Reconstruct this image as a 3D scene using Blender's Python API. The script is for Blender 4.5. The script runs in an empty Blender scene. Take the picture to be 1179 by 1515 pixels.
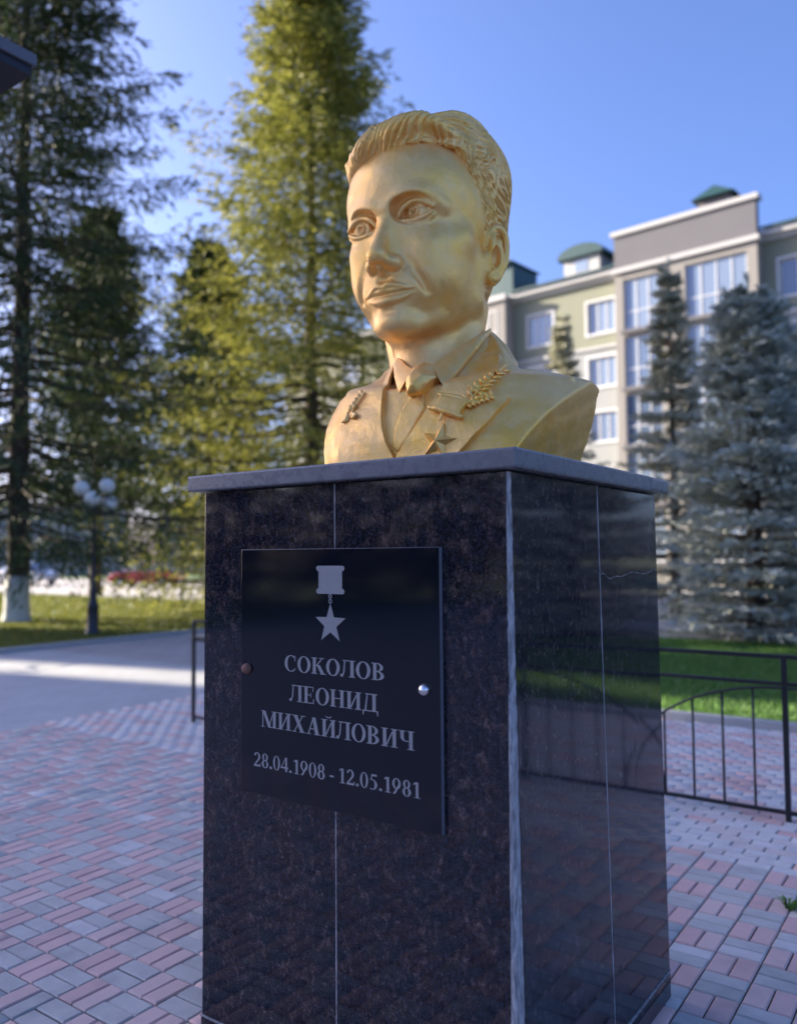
import bpy, bmesh, math, random
import numpy as np
from mathutils import Vector, Matrix
R = math.radians
random.seed(7)
rng = np.random.default_rng(7)
sc = bpy.context.scene
col = sc.collection

# ------------------------------------------------------------------ camera, sky, sun, exposure
CAM_H = 1.75
cam_data = bpy.data.cameras.new('camera')
cam = bpy.data.objects.new('camera', cam_data)
col.objects.link(cam)
cam.location = (0, 0, CAM_H)
cam.matrix_world = Matrix.Translation((0, 0, CAM_H)) @ Matrix.Rotation(R(90 + 2.99), 4, 'X') @ Matrix.Rotation(R(-0.44), 4, 'Z')
cam_data.sensor_fit = 'VERTICAL'
cam_data.sensor_height = 36.0
cam_data.lens = 36.0 * 1211.27 / 1515.0
cam_data.clip_start = 0.05
cam_data.clip_end = 3000
cam_data.dof.use_dof = True
cam_data.dof.focus_distance = 2.80
cam_data.dof.aperture_fstop = 1.38
cam_data.dof.aperture_blades = 0
sc.camera = cam

SUN_AZ = R(-67)      # clockwise from +Y (the way the camera looks): the sun stands to the left, ahead
SUN_EL = R(19)
world = bpy.data.worlds.new('World')
sc.world = world
world.use_nodes = True
wn = world.node_tree
wn.nodes.clear()
sky = wn.nodes.new('ShaderNodeTexSky')
sky.sky_type = 'NISHITA'
sky.sun_disc = False
sky.sun_elevation = SUN_EL
sky.sun_rotation = SUN_AZ
sky.air_density = 0.85
sky.dust_density = 3.2
sky.ozone_density = 6.0
bg = wn.nodes.new('ShaderNodeBackground')
bg.inputs['Strength'].default_value = 0.115
wo = wn.nodes.new('ShaderNodeOutputWorld')
tint = wn.nodes.new('ShaderNodeMix'); tint.data_type = 'RGBA'; tint.blend_type = 'MULTIPLY'
tint.inputs['Factor'].default_value = 1.0; tint.inputs[7].default_value = (1.04, .90, 1.0, 1)      # the camera's white balance
wn.links.new(sky.outputs[0], tint.inputs[6])
wn.links.new(tint.outputs[2], bg.inputs['Color'])
wn.links.new(bg.outputs[0], wo.inputs['Surface'])

sun_d = bpy.data.lights.new('sun', 'SUN')
sun_d.energy = 5.0
sun_d.angle = R(0.5)
sun_d.color = (1.0, 0.89, 0.70)
sun = bpy.data.objects.new('sun', sun_d)
col.objects.link(sun)
sun_dir = Vector((math.sin(SUN_AZ) * math.cos(SUN_EL), math.cos(SUN_AZ) * math.cos(SUN_EL), math.sin(SUN_EL)))
sun.rotation_euler = sun_dir.to_track_quat('Z', 'Y').to_euler()
sun.location = sun_dir * 60

sc.view_settings.view_transform = 'Standard'
sc.view_settings.look = 'None'
sc.view_settings.gamma = 1.0
sc.view_settings.use_curve_mapping = False
sc.view_settings.exposure = 1.78
sc.cycles.max_bounces = 8
sc.cycles.use_denoising = True

# ------------------------------------------------------------------ helpers
def tag(o, label=None, cat=None, group=None, kind=None):
    if label: o['label'] = label
    if cat: o['category'] = cat
    if group: o['group'] = group
    if kind: o['kind'] = kind
    return o

def empty(name, loc=(0, 0, 0), rz=0.0):
    o = bpy.data.objects.new(name, None)
    o.empty_display_size = 0.2
    col.objects.link(o)
    o.location = loc
    o.rotation_euler = (0, 0, rz)
    return o

def link(name, me, mat=None, parent=None):
    o = bpy.data.objects.new(name, me)
    col.objects.link(o)
    if mat is not None and not me.materials:
        me.materials.append(mat)
    if parent is not None:
        o.parent = parent
    return o

def np_mesh(name, V, F, smooth=False):
    """V (n,3), F (m,k) with the same k for all faces"""
    me = bpy.data.meshes.new(name)
    V = np.asarray(V, np.float32); F = np.asarray(F, np.int32)
    k = F.shape[1]
    me.vertices.add(len(V)); me.vertices.foreach_set('co', V.ravel())
    me.loops.add(F.size); me.loops.foreach_set('vertex_index', F.ravel())
    me.polygons.add(len(F))
    me.polygons.foreach_set('loop_start', np.arange(0, F.size, k, dtype=np.int32))
    me.polygons.foreach_set('loop_total', np.full(len(F), k, np.int32))
    if smooth: me.polygons.foreach_set('use_smooth', np.ones(len(F), bool))
    me.update(calc_edges=True)
    me.validate()
    return me

class MB:
    """collects shapes, then links them as one mesh object"""
    def __init__(s): s.v = []; s.f = []; s.sm = []
    def add(s, vs, fs, smooth=False):
        n = len(s.v); s.v += [tuple(v) for v in vs]; s.f += [tuple(i + n for i in f) for f in fs]; s.sm += [smooth] * len(fs); return s
    def box(s, x0, x1, y0, y1, z0, z1):
        return s.add([(x0,y0,z0),(x1,y0,z0),(x1,y1,z0),(x0,y1,z0),(x0,y0,z1),(x1,y0,z1),(x1,y1,z1),(x0,y1,z1)],
                     [(0,3,2,1),(4,5,6,7),(0,1,5,4),(1,2,6,5),(2,3,7,6),(3,0,4,7)])
    def bar(s, p, q, w, h=None, up=(0,0,1)):
        h = h or w; p = Vector(p); q = Vector(q); d = (q - p).normalized(); u = Vector(up)
        if abs(d.dot(u)) > .98: u = Vector((1,0,0))
        a = d.cross(u).normalized() * w / 2; b = a.cross(d).normalized() * h / 2
        return s.add([p-a-b,p+a-b,p+a+b,p-a+b,q-a-b,q+a-b,q+a+b,q-a+b],[(0,3,2,1),(4,5,6,7),(0,1,5,4),(1,2,6,5),(2,3,7,6),(3,0,4,7)])
    def tube(s, pts, rad, n=8, caps=True):
        pts = [Vector(p) for p in pts]
        if not hasattr(rad, '__len__'): rad = [rad] * len(pts)
        vs = []; prev = None
        for i, p in enumerate(pts):
            d = (pts[min(i+1, len(pts)-1)] - pts[max(i-1, 0)]).normalized()
            if prev is None:
                u = Vector((0,0,1)) if abs(d.z) < .9 else Vector((1,0,0)); a = d.cross(u).normalized()
            else: a = (prev - d * prev.dot(d)).normalized()
            prev = a; b = d.cross(a)
            for k in range(n):
                t = 2 * math.pi * k / n; vs.append(p + (a * math.cos(t) + b * math.sin(t)) * rad[i])
        fs = []
        for i in range(len(pts) - 1):
            for k in range(n):
                fs.append((i*n+k, i*n+(k+1)%n, (i+1)*n+(k+1)%n, (i+1)*n+k))
        s.add(vs, fs, True)
        if caps:
            m = len(s.v) - len(vs)
            s.f.append(tuple(m+k for k in reversed(range(n)))); s.sm.append(False)
            s.f.append(tuple(m+(len(pts)-1)*n+k for k in range(n))); s.sm.append(False)
        return s
    def lathe(s, prof, c=(0,0,0), n=20):
        vs = []; fs = []
        for r_, z in prof:
            for k in range(n):
                t = 2*math.pi*k/n; vs.append((c[0]+r_*math.cos(t), c[1]+r_*math.sin(t), c[2]+z))
        for i in range(len(prof)-1):
            for k in range(n): fs.append((i*n+k, i*n+(k+1)%n, (i+1)*n+(k+1)%n, (i+1)*n+k))
        return s.add(vs, fs, True)
    def prism(s, poly, y0, y1):
        """poly in (x,z), counter-clockwise seen from -Y, extruded from y0 (front) to y1"""
        n = len(poly)
        vs = [(x,y0,z) for x,z in poly] + [(x,y1,z) for x,z in poly]
        fs = [tuple(range(n)), tuple(n+i for i in reversed(range(n)))] + [(i, n+i, n+(i+1)%n, (i+1)%n) for i in range(n)]
        return s.add(vs, fs)
    def mesh(s, name):
        me = bpy.data.meshes.new(name); me.from_pydata(s.v, [], s.f)
        me.polygons.foreach_set('use_smooth', s.sm); me.update(); return me
    def build(s, name, mat=None, parent=None, bevel=0, seg=2):
        o = link(name, s.mesh(name), mat, parent)
        if bevel:
            b = o.modifiers.new('bevel', 'BEVEL'); b.width = bevel; b.segments = seg; b.limit_method = 'ANGLE'; b.angle_limit = R(40)
        return o

# ------------------------------------------------------------------ materials
def mat_new(name):
    m = bpy.data.materials.new(name); m.use_nodes = True
    nt = m.node_tree; bs = nt.nodes['Principled BSDF']
    return m, nt, bs

class N:
    """small node-graph writer"""
    def __init__(s, nt): s.nt = nt; s.tc = None
    def n(s, t, **k):
        x = s.nt.nodes.new(t)
        for a, v in k.items(): setattr(x, a, v)
        return x
    def coord(s, what='Object', scale=(1,1,1), rot=(0,0,0)):
        if s.tc is None: s.tc = s.n('ShaderNodeTexCoord')
        mp = s.n('ShaderNodeMapping'); mp.inputs['Scale'].default_value = scale; mp.inputs['Rotation'].default_value = rot
        s.nt.links.new(s.tc.outputs[what], mp.inputs['Vector']); return mp.outputs[0]
    def noise(s, v, scale, detail=4, rough=.55, dist=0):
        x = s.n('ShaderNodeTexNoise'); x.inputs['Scale'].default_value = scale; x.inputs['Detail'].default_value = detail
        x.inputs['Roughness'].default_value = rough; x.inputs['Distortion'].default_value = dist
        s.nt.links.new(v, x.inputs['Vector']); return x.outputs['Fac']
    def voro(s, v, scale, feature='F1', out='Distance'):
        x = s.n('ShaderNodeTexVoronoi', feature=feature); x.inputs['Scale'].default_value = scale
        s.nt.links.new(v, x.inputs['Vector']); return x.outputs[out]
    def ramp(s, f, stops):
        x = s.n('ShaderNodeValToRGB'); e = x.color_ramp.elements
        while len(e) < len(stops): e.new(.5)
        for el, (p, c) in zip(e, stops):
            el.position = p; el.color = (c, c, c, 1) if not hasattr(c, '__len__') else (*c, 1)
        s.nt.links.new(f, x.inputs['Fac']); return x.outputs['Color']
    def mix(s, f, a, b, blend='MIX'):
        x = s.n('ShaderNodeMix', data_type='RGBA', blend_type=blend)
        for sock, val in ((x.inputs['Factor'], f), (x.inputs[6], a), (x.inputs[7], b)):
            if hasattr(val, 'is_output'): s.nt.links.new(val, sock)
            elif hasattr(val, '__len__'): sock.default_value = (*val, 1)
            else: sock.default_value = val
        return x.outputs[2]
    def math(s, op, a, b=0):
        x = s.n('ShaderNodeMath', operation=op)
        for i, val in enumerate((a, b)):
            if hasattr(val, 'is_output'): s.nt.links.new(val, x.inputs[i])
            else: x.inputs[i].default_value = val
        return x.outputs[0]
    def bump(s, h, strength=.3, dist=.01, nrm=None):
        x = s.n('ShaderNodeBump'); x.inputs['Strength'].default_value = strength; x.inputs['Distance'].default_value = dist
        s.nt.links.new(h, x.inputs['Height'])
        if nrm is not None: s.nt.links.new(nrm, x.inputs['Normal'])
        return x.outputs[0]
    def rnd(s):
        """0..1 per object and per loose piece"""
        g = s.n('ShaderNodeNewGeometry'); o = s.n('ShaderNodeObjectInfo')
        return s.math('FRACT', s.math('ADD', g.outputs['Random Per Island'], o.outputs['Random']))
    def to(s, out, sock): s.nt.links.new(out, sock)

def simple(name, colr, rough=.6, metal=0.0, var=.12, scale=8, bump=.0, spec=.5):
    m, nt, bs = mat_new(name); g = N(nt); v = g.coord()
    f = g.noise(v, scale, 5)
    c = g.mix(f, tuple(x * (1 - var) for x in colr), tuple(min(1, x * (1 + var)) for x in colr))
    g.to(c, bs.inputs['Base Color']); bs.inputs['Roughness'].default_value = rough; bs.inputs['Metallic'].default_value = metal
    bs.inputs['Specular IOR Level'].default_value = spec
    if bump: g.to(g.bump(g.noise(v, scale * 6, 4), bump, .004), bs.inputs['Normal'])
    return m

M = {}
# gold paint over plaster: brushed on, thin in places, browner in others; broad two-hue noise imitates reflections
m, nt, bs = mat_new('gold_paint'); g = N(nt); v = g.coord()
big = g.ramp(g.noise(v, 2.6, 3), [(.35, 0), (.65, 1)])
mid = g.noise(v, 16, 6, .65)
c = g.mix(big, (.94, .585, .22), (.97, .545, .10))
c = g.mix(g.ramp(mid, [(.42, 0), (.72, .6)]), c, (.96, .67, .32))
c = g.mix(g.ramp(g.noise(v, 60, 5, .7), [(.60, 0), (.8, .4)]), c, (.92, .76, .48))
c = g.mix(g.ramp(g.noise(g.coord(scale=(1, 1, .12)), 30, 4, .6), [(.62, 0), (.78, .35)]), c, (.60, .37, .13))
c = g.mix(g.ramp(g.noise(v, 7, 6, .7), [(.58, 0), (.75, .4)]), c, (.72, .48, .17))
g.to(c, bs.inputs['Base Color'])
bs.inputs['Metallic'].default_value = .72
g.to(g.ramp(mid, [(.3, .38), (.75, .58)]), bs.inputs['Roughness'])
b1 = g.bump(g.noise(v, 140, 5, .7), .30, .004)
b0 = g.bump(g.noise(g.coord(scale=(1, 1, .35)), 60, 4, .65), .20, .006, b1)
b2 = g.bump(g.noise(v, 22, 4, .6), .28, .012, b0)
g.to(b2, bs.inputs['Normal'])
M['gold'] = m

# polished black granite with brown and bluish crystals
def granite(name, dust):
    m, nt, bs = mat_new(name); g = N(nt); v = g.coord()
    w = g.noise(v, 30, 3)
    n1 = g.noise(v, 95, 6, .72); n2 = g.noise(g.coord(scale=(1, 1, .75)), 36, 6, .78, .4); n3 = g.noise(v, 260, 3, .7)
    c = g.mix(g.ramp(n1, [(.44, 0), (.66, 1)]), (.0028, .0036, .0075), (.022, .025, .04))
    c = g.mix(g.ramp(n2, [(.50, 0), (.63, .9)]), c, (.055, .034, .033))
    c = g.mix(g.ramp(g.math('MULTIPLY', n2, n1), [(.30, 0), (.42, .75)]), c, (.15, .12, .125))
    c = g.mix(g.ramp(n3, [(.60, 0), (.70, .6)]), c, (.15, .16, .20))
    st = g.noise(g.coord(scale=(70, 70, 9)), 1.6, 5, .7)
    sp = g.ramp(g.noise(v, 330, 2, .5), [(.6, 0), (.72, 1)])
    d = g.math('ADD', g.math('MULTIPLY', g.ramp(st, [(.45, 0), (.8, 1)]), dust), g.math('MULTIPLY', sp, dust * .6))
    c = g.mix(d, c, (.30, .30, .31))
    g.to(c, bs.inputs['Base Color'])
    g.to(g.math('ADD', g.math('MULTIPLY', d, .5), .045), bs.inputs['Roughness'])
    bs.inputs['IOR'].default_value = 1.5
    g.to(g.bump(w, .005, .01), bs.inputs['Normal'])
    return m
M['granite'] = granite('granite_polished', .045)
M['granite_dusty'] = granite('granite_dusty', .13)
m, nt, bs = mat_new('black_plaque_stone'); g = N(nt); v = g.coord()
c = g.mix(g.ramp(g.noise(v, 420, 2), [(.68, 0), (.76, .5)]), (.0035, .0055, .012), (.09, .10, .12))
g.to(c, bs.inputs['Base Color']); bs.inputs['Roughness'].default_value = .07
M['plaque'] = m
M['plaque_edge'] = simple('sawn_stone_edge', (.16, .17, .2), .6, var=.3, scale=60)
M['engrave'] = simple('engraved_grey', (.27, .27, .275), .8, var=.22, scale=220, spec=.2)
m, nt, bs = mat_new('pale_grout'); g = N(nt)
c = g.mix(g.ramp(g.noise(g.coord(scale=(1, 1, .12)), 120, 5, .7), [(.38, 0), (.62, 1)]), (.16, .16, .17), (.50, .50, .51))
c = g.mix(g.ramp(g.noise(g.coord(), 14, 5, .65), [(.5, 0), (.7, .6)]), c, (.24, .23, .23))
g.to(c, bs.inputs['Base Color']); bs.inputs['Roughness'].default_value = .85
g.to(g.bump(g.noise(g.coord(), 130, 4, .7), .8, .004), bs.inputs['Normal'])
M['grout'] = m
m, nt, bs = mat_new('cap_stone'); g = N(nt); v = g.coord()
c = g.mix(g.noise(v, 20, 6), (.105, .11, .125), (.16, .165, .185))
c = g.mix(g.ramp(g.noise(v, 240, 2), [(.70, 0), (.78, .8)]), c, (.5, .5, .5))
g.to(c, bs.inputs['Base Color']); g.to(g.ramp(g.noise(v, 35, 5), [(.3, .2), (.7, .38)]), bs.inputs['Roughness'])
M['cap'] = m
M['steel'] = simple('bright_steel', (.75, .75, .75), .22, 1.0, var=.08, scale=40)
M['rust'] = simple('rusty_screw', (.22, .11, .08), .7, .3, var=.4, scale=80)
M['iron'] = simple('black_iron', (.012, .014, .017), .42, 0.0, var=.4, scale=20)

def paver(name, c1, c2, c3):
    m, nt, bs = mat_new(name); g = N(nt); v = g.coord('Object'); r_ = g.rnd()
    c = g.ramp(r_, [(0, c1), (.5, c2), (1, c3)])
    geo = g.n('ShaderNodeNewGeometry'); mp = g.n('ShaderNodeMapping'); g.to(geo.outputs['Position'], mp.inputs['Vector']); p = mp.outputs[0]
    c = g.mix(g.ramp(g.noise(p, 9, 5, .65), [(.35, .0), (.8, .5)]), c, tuple(min(1, x * 1.35) for x in c2))
    c = g.mix(g.ramp(g.noise(p, 2.2, 4, .6), [(.5, 0), (.75, .35)]), c, (.15, .15, .15))
    c = g.mix(g.ramp(g.noise(p, 150, 3, .6), [(.55, 0), (.8, .35)]), c, tuple(x * .5 for x in c2))
    g.to(c, bs.inputs['Base Color']); bs.inputs['Roughness'].default_value = .78
    g.to(g.bump(g.noise(p, 120, 4, .7), .35, .003), bs.inputs['Normal'])
    return m
M['pink'] = paver('pink_paver', (.64, .44, .40), (.56, .37, .34), (.62, .48, .44))
M['grey'] = paver('grey_paver', (.42, .41, .385), (.47, .46, .435), (.36, .355, .335))
M['pale'] = paver('pale_paver', (.52, .51, .49), (.56, .545, .52), (.53, .45, .42))
m, nt, bs = mat_new('joint_sand'); g = N(nt); v = g.coord()
c = g.mix(g.ramp(g.noise(v, 1.6, 4), [(.5, 0), (.62, 1)]), (.055, .05, .046), (.045, .065, .025))
g.to(c, bs.inputs['Base Color']); bs.inputs['Roughness'].default_value = .95
M['joint'] = m
# paving too far away to tell the stones apart
def far_paving(name, c1, c2, mortar, rz=R(54.53)):
    m, nt, bs = mat_new(name); g = N(nt)
    geo = g.n('ShaderNodeNewGeometry'); mp = g.n('ShaderNodeMapping'); mp.inputs['Rotation'].default_value = (0, 0, -rz)
    g.to(geo.outputs['Position'], mp.inputs['Vector']); p = mp.outputs[0]
    br = g.n('ShaderNodeTexBrick'); g.to(p, br.inputs['Vector']); br.inputs['Scale'].default_value = 1
    br.inputs['Brick Width'].default_value = .37; br.inputs['Row Height'].default_value = .186; br.inputs['Mortar Size'].default_value = .008
    br.inputs['Color1'].default_value = (*c1, 1); br.inputs['Color2'].default_value = (*c2, 1); br.inputs['Mortar'].default_value = (*mortar, 1)
    c = g.mix(g.ramp(g.noise(p, .7, 5, .6), [(.4, 0), (.7, .5)]), br.outputs['Color'], tuple(x * .75 for x in c1))
    g.to(c, bs.inputs['Base Color']); bs.inputs['Roughness'].default_value = .85
    return m
M['far_grey'] = far_paving('grey_paving', (.40, .40, .40), (.45, .45, .45), (.32, .32, .32))
M['far_brown'] = far_paving('brown_paving', (.36, .33, .32), (.42, .38, .36), (.24, .24, .23))
M['asphalt'] = simple('asphalt', (.40, .375, .35), .9, var=.15, scale=.8)
M['kerb'] = simple('kerb_stone', (.34, .34, .33), .85, var=.2, scale=6)
M['earth'] = simple('earth', (.07, .085, .035), .95, var=.4, scale=1.5)
M['lawn'] = simple('lawn_soil', (.07, .13, .03), .95, var=.35, scale=2.0)
def leafy(name, c1, c2, trans=.25, rough=.6):
    m, nt, bs = mat_new(name); g = N(nt); r_ = g.rnd()
    c = g.mix(r_, c1, c2)
    g.to(c, bs.inputs['Base Color']); bs.inputs['Roughness'].default_value = rough; bs.inputs['Specular IOR Level'].default_value = .3
    tr = nt.nodes.new('ShaderNodeBsdfTranslucent'); g.to(g.mix(.5, c, c), tr.inputs['Color'])
    ms = nt.nodes.new('ShaderNodeMixShader'); ms.inputs[0].default_value = trans
    g.to(bs.outputs[0], ms.inputs[1]); g.to(tr.outputs[0], ms.inputs[2]); g.to(ms.outputs[0], nt.nodes['Material Output'].inputs['Surface'])
    return m
M['grass'] = leafy('grass_blades', (.085, .19, .035), (.15, .28, .065), .35)
M['sunlit_grass'] = leafy('sunlit_grass_blades', (.10, .14, .025), (.24, .22, .05), .4)  # yellow of the sunlit lawn strip put into the blade colour
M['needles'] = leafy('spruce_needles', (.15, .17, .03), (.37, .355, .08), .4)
M['needles_dark'] = leafy('dark_spruce_needles', (.034, .058, .024), (.080, .102, .040), .25)  # dark tone stands in for the shade over these trees
M['needles_blue'] = leafy('blue_spruce_needles', (.33, .375, .345), (.60, .61, .50), .2)
M['needles_pale'] = leafy('pale_spruce_needles', (.36, .37, .28), (.62, .59, .44), .2)  # warm cream of sunlit highlights carried by the needle colour
M['cones'] = simple('spruce_cones', (.30, .15, .06), .8, var=.3, scale=20)
M['bark'] = simple('spruce_bark', (.075, .055, .042), .95, var=.4, scale=9, bump=.8)
M['limewash'] = simple('lime_wash', (.62, .62, .60), .9, var=.15, scale=8, bump=.4)
# ------------------------------------------------------------------ solid modelling of the bust on a grid
class Grid:
    def __init__(s, lo, hi, h):
        s.h = h; s.lo = np.array(lo, np.float32)
        s.n = tuple(int(math.ceil((b - a) / h)) + 1 for a, b in zip(lo, hi))
        ax = [np.float32(lo[i]) + np.arange(s.n[i], dtype=np.float32) * np.float32(h) for i in range(3)]
        s.ax = ax
        s.X, s.Y, s.Z = ax[0][:, None, None], ax[1][None, :, None], ax[2][None, None, :]
        s.D = np.full(s.n, 9.0, np.float32)
    def sub(s, lo, hi):
        sl = []
        for i in range(3):
            a = max(0, int(math.floor((lo[i] - s.lo[i]) / s.h))); b = min(s.n[i], int(math.ceil((hi[i] - s.lo[i]) / s.h)) + 1)
            if b <= a: return None
            sl.append(slice(a, b))
        sl = tuple(sl)
        return sl, (s.ax[0][sl[0]][:, None, None], s.ax[1][sl[1]][None, :, None], s.ax[2][sl[2]][None, None, :])
    def sample(s, P):
        """trilinear"""
        q = (np.asarray(P, np.float32) - s.lo) / s.h
        q = np.clip(q, 0, np.array(s.n) - 1.001); i = q.astype(int); f = q - i
        D = s.D; r = 0
        for a in (0, 1):
            for b in (0, 1):
                for c in (0, 1):
                    w = (f[..., 0] if a else 1 - f[..., 0]) * (f[..., 1] if b else 1 - f[..., 1]) * (f[..., 2] if c else 1 - f[..., 2])
                    r = r + w * D[i[..., 0] + a, i[..., 1] + b, i[..., 2] + c]
        return r
    def nets(s):
        """naive surface nets"""
        D = s.D; ins = D < 0
        c = ins[:-1, :-1, :-1].astype(np.int8)
        tot = c.copy()
        for a in (0, 1):
            for b in (0, 1):
                for d in (0, 1):
                    if a + b + d: tot += ins[a:D.shape[0]-1+a, b:D.shape[1]-1+b, d:D.shape[2]-1+d]
        act = np.argwhere((tot > 0) & (tot < 8))
        idx = np.full(tuple(k - 1 for k in D.shape), -1, np.int32)
        idx[act[:, 0], act[:, 1], act[:, 2]] = np.arange(len(act))
        acc = np.zeros((len(act), 3), np.float32); cnt = np.zeros(len(act), np.float32)
        cor = [(a, b, d) for a in (0, 1) for b in (0, 1) for d in (0, 1)]
        val = {k: D[act[:, 0] + k[0], act[:, 1] + k[1], act[:, 2] + k[2]] for k in cor}
        for k in cor:
            for ax in range(3):
                if k[ax] == 0:
                    k2 = tuple(1 if i == ax else k[i] for i in range(3))
                    v0, v1 = val[k], val[k2]; cr = (v0 < 0) != (v1 < 0)
                    t = np.where(cr, v0 / np.where(cr, v0 - v1, 1), 0)
                    p = np.tile(np.array(k, np.float32), (len(act), 1)); p[:, ax] = t
                    acc += p * cr[:, None]; cnt += cr
        V = s.lo + (act + acc / cnt[:, None]) * s.h
        Q = []
        for ax in range(3):
            o = [i for i in range(3) if i != ax]
            sl0 = [slice(None)] * 3; sl1 = [slice(None)] * 3
            sl0[ax] = slice(0, -1); sl1[ax] = slice(1, None)
            a_, b_ = ins[tuple(sl0)], ins[tuple(sl1)]
            e = np.argwhere(a_ != b_)
            e = e[(e[:, o[0]] > 0) & (e[:, o[1]] > 0) & (e[:, o[0]] < D.shape[o[0]] - 1) & (e[:, o[1]] < D.shape[o[1]] - 1)]
            fl = a_[e[:, 0], e[:, 1], e[:, 2]]
            def at(d0, d1):
                q = e.copy(); q[:, o[0]] += d0; q[:, o[1]] += d1
                return idx[q[:, 0], q[:, 1], q[:, 2]]
            quad = np.stack([at(-1, -1), at(0, -1), at(0, 0), at(-1, 0)], 1)
            flip = fl if ax != 1 else ~fl
            quad[~flip] = quad[~flip][:, ::-1]
            Q.append(quad)
        return V, np.concatenate(Q)

def smin(a, b, k):
    if k <= 0: return np.minimum(a, b)
    h = np.maximum(k - np.abs(a - b), 0) / k
    return np.minimum(a, b) - h * h * (k * .25)
def smax(a, b, k): return -smin(-a, -b, k)
def rotm(rx=0, ry=0, rz=0):
    return np.array((Matrix.Rotation(rz, 3, 'Z') @ Matrix.Rotation(ry, 3, 'Y') @ Matrix.Rotation(rx, 3, 'X')), np.float32)
def d_ell(X, Y, Z, c, r, rot=None):
    x, y, z = X - c[0], Y - c[1], Z - c[2]
    if rot is not None:
        x, y, z = (rot[0, i] * x + rot[1, i] * y + rot[2, i] * z for i in range(3))
    k0 = np.sqrt((x / r[0])**2 + (y / r[1])**2 + (z / r[2])**2) + 1e-6
    k1 = np.sqrt((x / r[0]**2)**2 + (y / r[1]**2)**2 + (z / r[2]**2)**2) + 1e-6
    return k0 * (k0 - 1) / k1
def d_cap(X, Y, Z, a, b, ra, rb):
    a = np.array(a, float); b = np.array(b, float); u = b - a; L = float(u @ u) + 1e-9
    t = np.clip(((X - a[0]) * u[0] + (Y - a[1]) * u[1] + (Z - a[2]) * u[2]) / np.float32(L), 0, 1)
    return np.sqrt((X - a[0] - u[0] * t)**2 + (Y - a[1] - u[1] * t)**2 + (Z - a[2] - u[2] * t)**2) - (ra + (rb - ra) * t)
def op(G, prim, lo, hi, k, mode='add'):
    """apply a primitive only where it matters"""
    m = k + 2.2 * G.h
    q = G.sub([l - m for l in lo], [h + m for h in hi])
    if q is None: return
    sl, (X, Y, Z) = q
    d = prim(X, Y, Z).astype(np.float32)
    G.D[sl] = smin(G.D[sl], d, k) if mode == 'add' else smax(G.D[sl], -d, k)
def ell(G, c, r, k=0, mode='add', rot=None):
    e = max(r) if rot is not None else None
    ex = [e] * 3 if e else r
    op(G, lambda X, Y, Z: d_ell(X, Y, Z, c, r, rot), [c[i] - ex[i] for i in range(3)], [c[i] + ex[i] for i in range(3)], k, mode)
def capsule(G, a, b, ra, rb, k=0, mode='add'):
    w = max(ra, rb)
    op(G, lambda X, Y, Z: d_cap(X, Y, Z, a, b, ra, rb), [min(a[i], b[i]) - w for i in range(3)], [max(a[i], b[i]) + w for i in range(3)], k, mode)
def catmull(P, n):
    P = np.asarray(P, float); Q = np.vstack([2 * P[0] - P[1], P, 2 * P[-1] - P[-2]]); out = []
    for i in range(1, len(Q) - 2):
        for t in np.linspace(0, 1, n, endpoint=False):
            a, b, c, d = Q[i-1], Q[i], Q[i+1], Q[i+2]
            out.append(.5 * (2*b + (c-a)*t + (2*a-5*b+4*c-d)*t*t + (3*b-a-3*c+d)*t**3))
    out.append(P[-1]); return np.array(out)
def tube(G, pts, rad, k=0, mode='add', n=5):
    pts = np.asarray(pts, float); rad = np.full(len(pts), rad, float) if not hasattr(rad, '__len__') else np.asarray(rad, float)
    S = catmull(np.c_[pts, rad], n)
    lo = S[:, :3].min(0) - S[:, 3].max(); hi = S[:, :3].max(0) + S[:, 3].max()
    def prim(X, Y, Z):
        d = None
        for p, q in zip(S[:-1], S[1:]):
            e = d_cap(X, Y, Z, p[:3], q[:3], p[3], q[3]); d = e if d is None else np.minimum(d, e)
        return d
    op(G, prim, lo, hi, k, mode)

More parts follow.
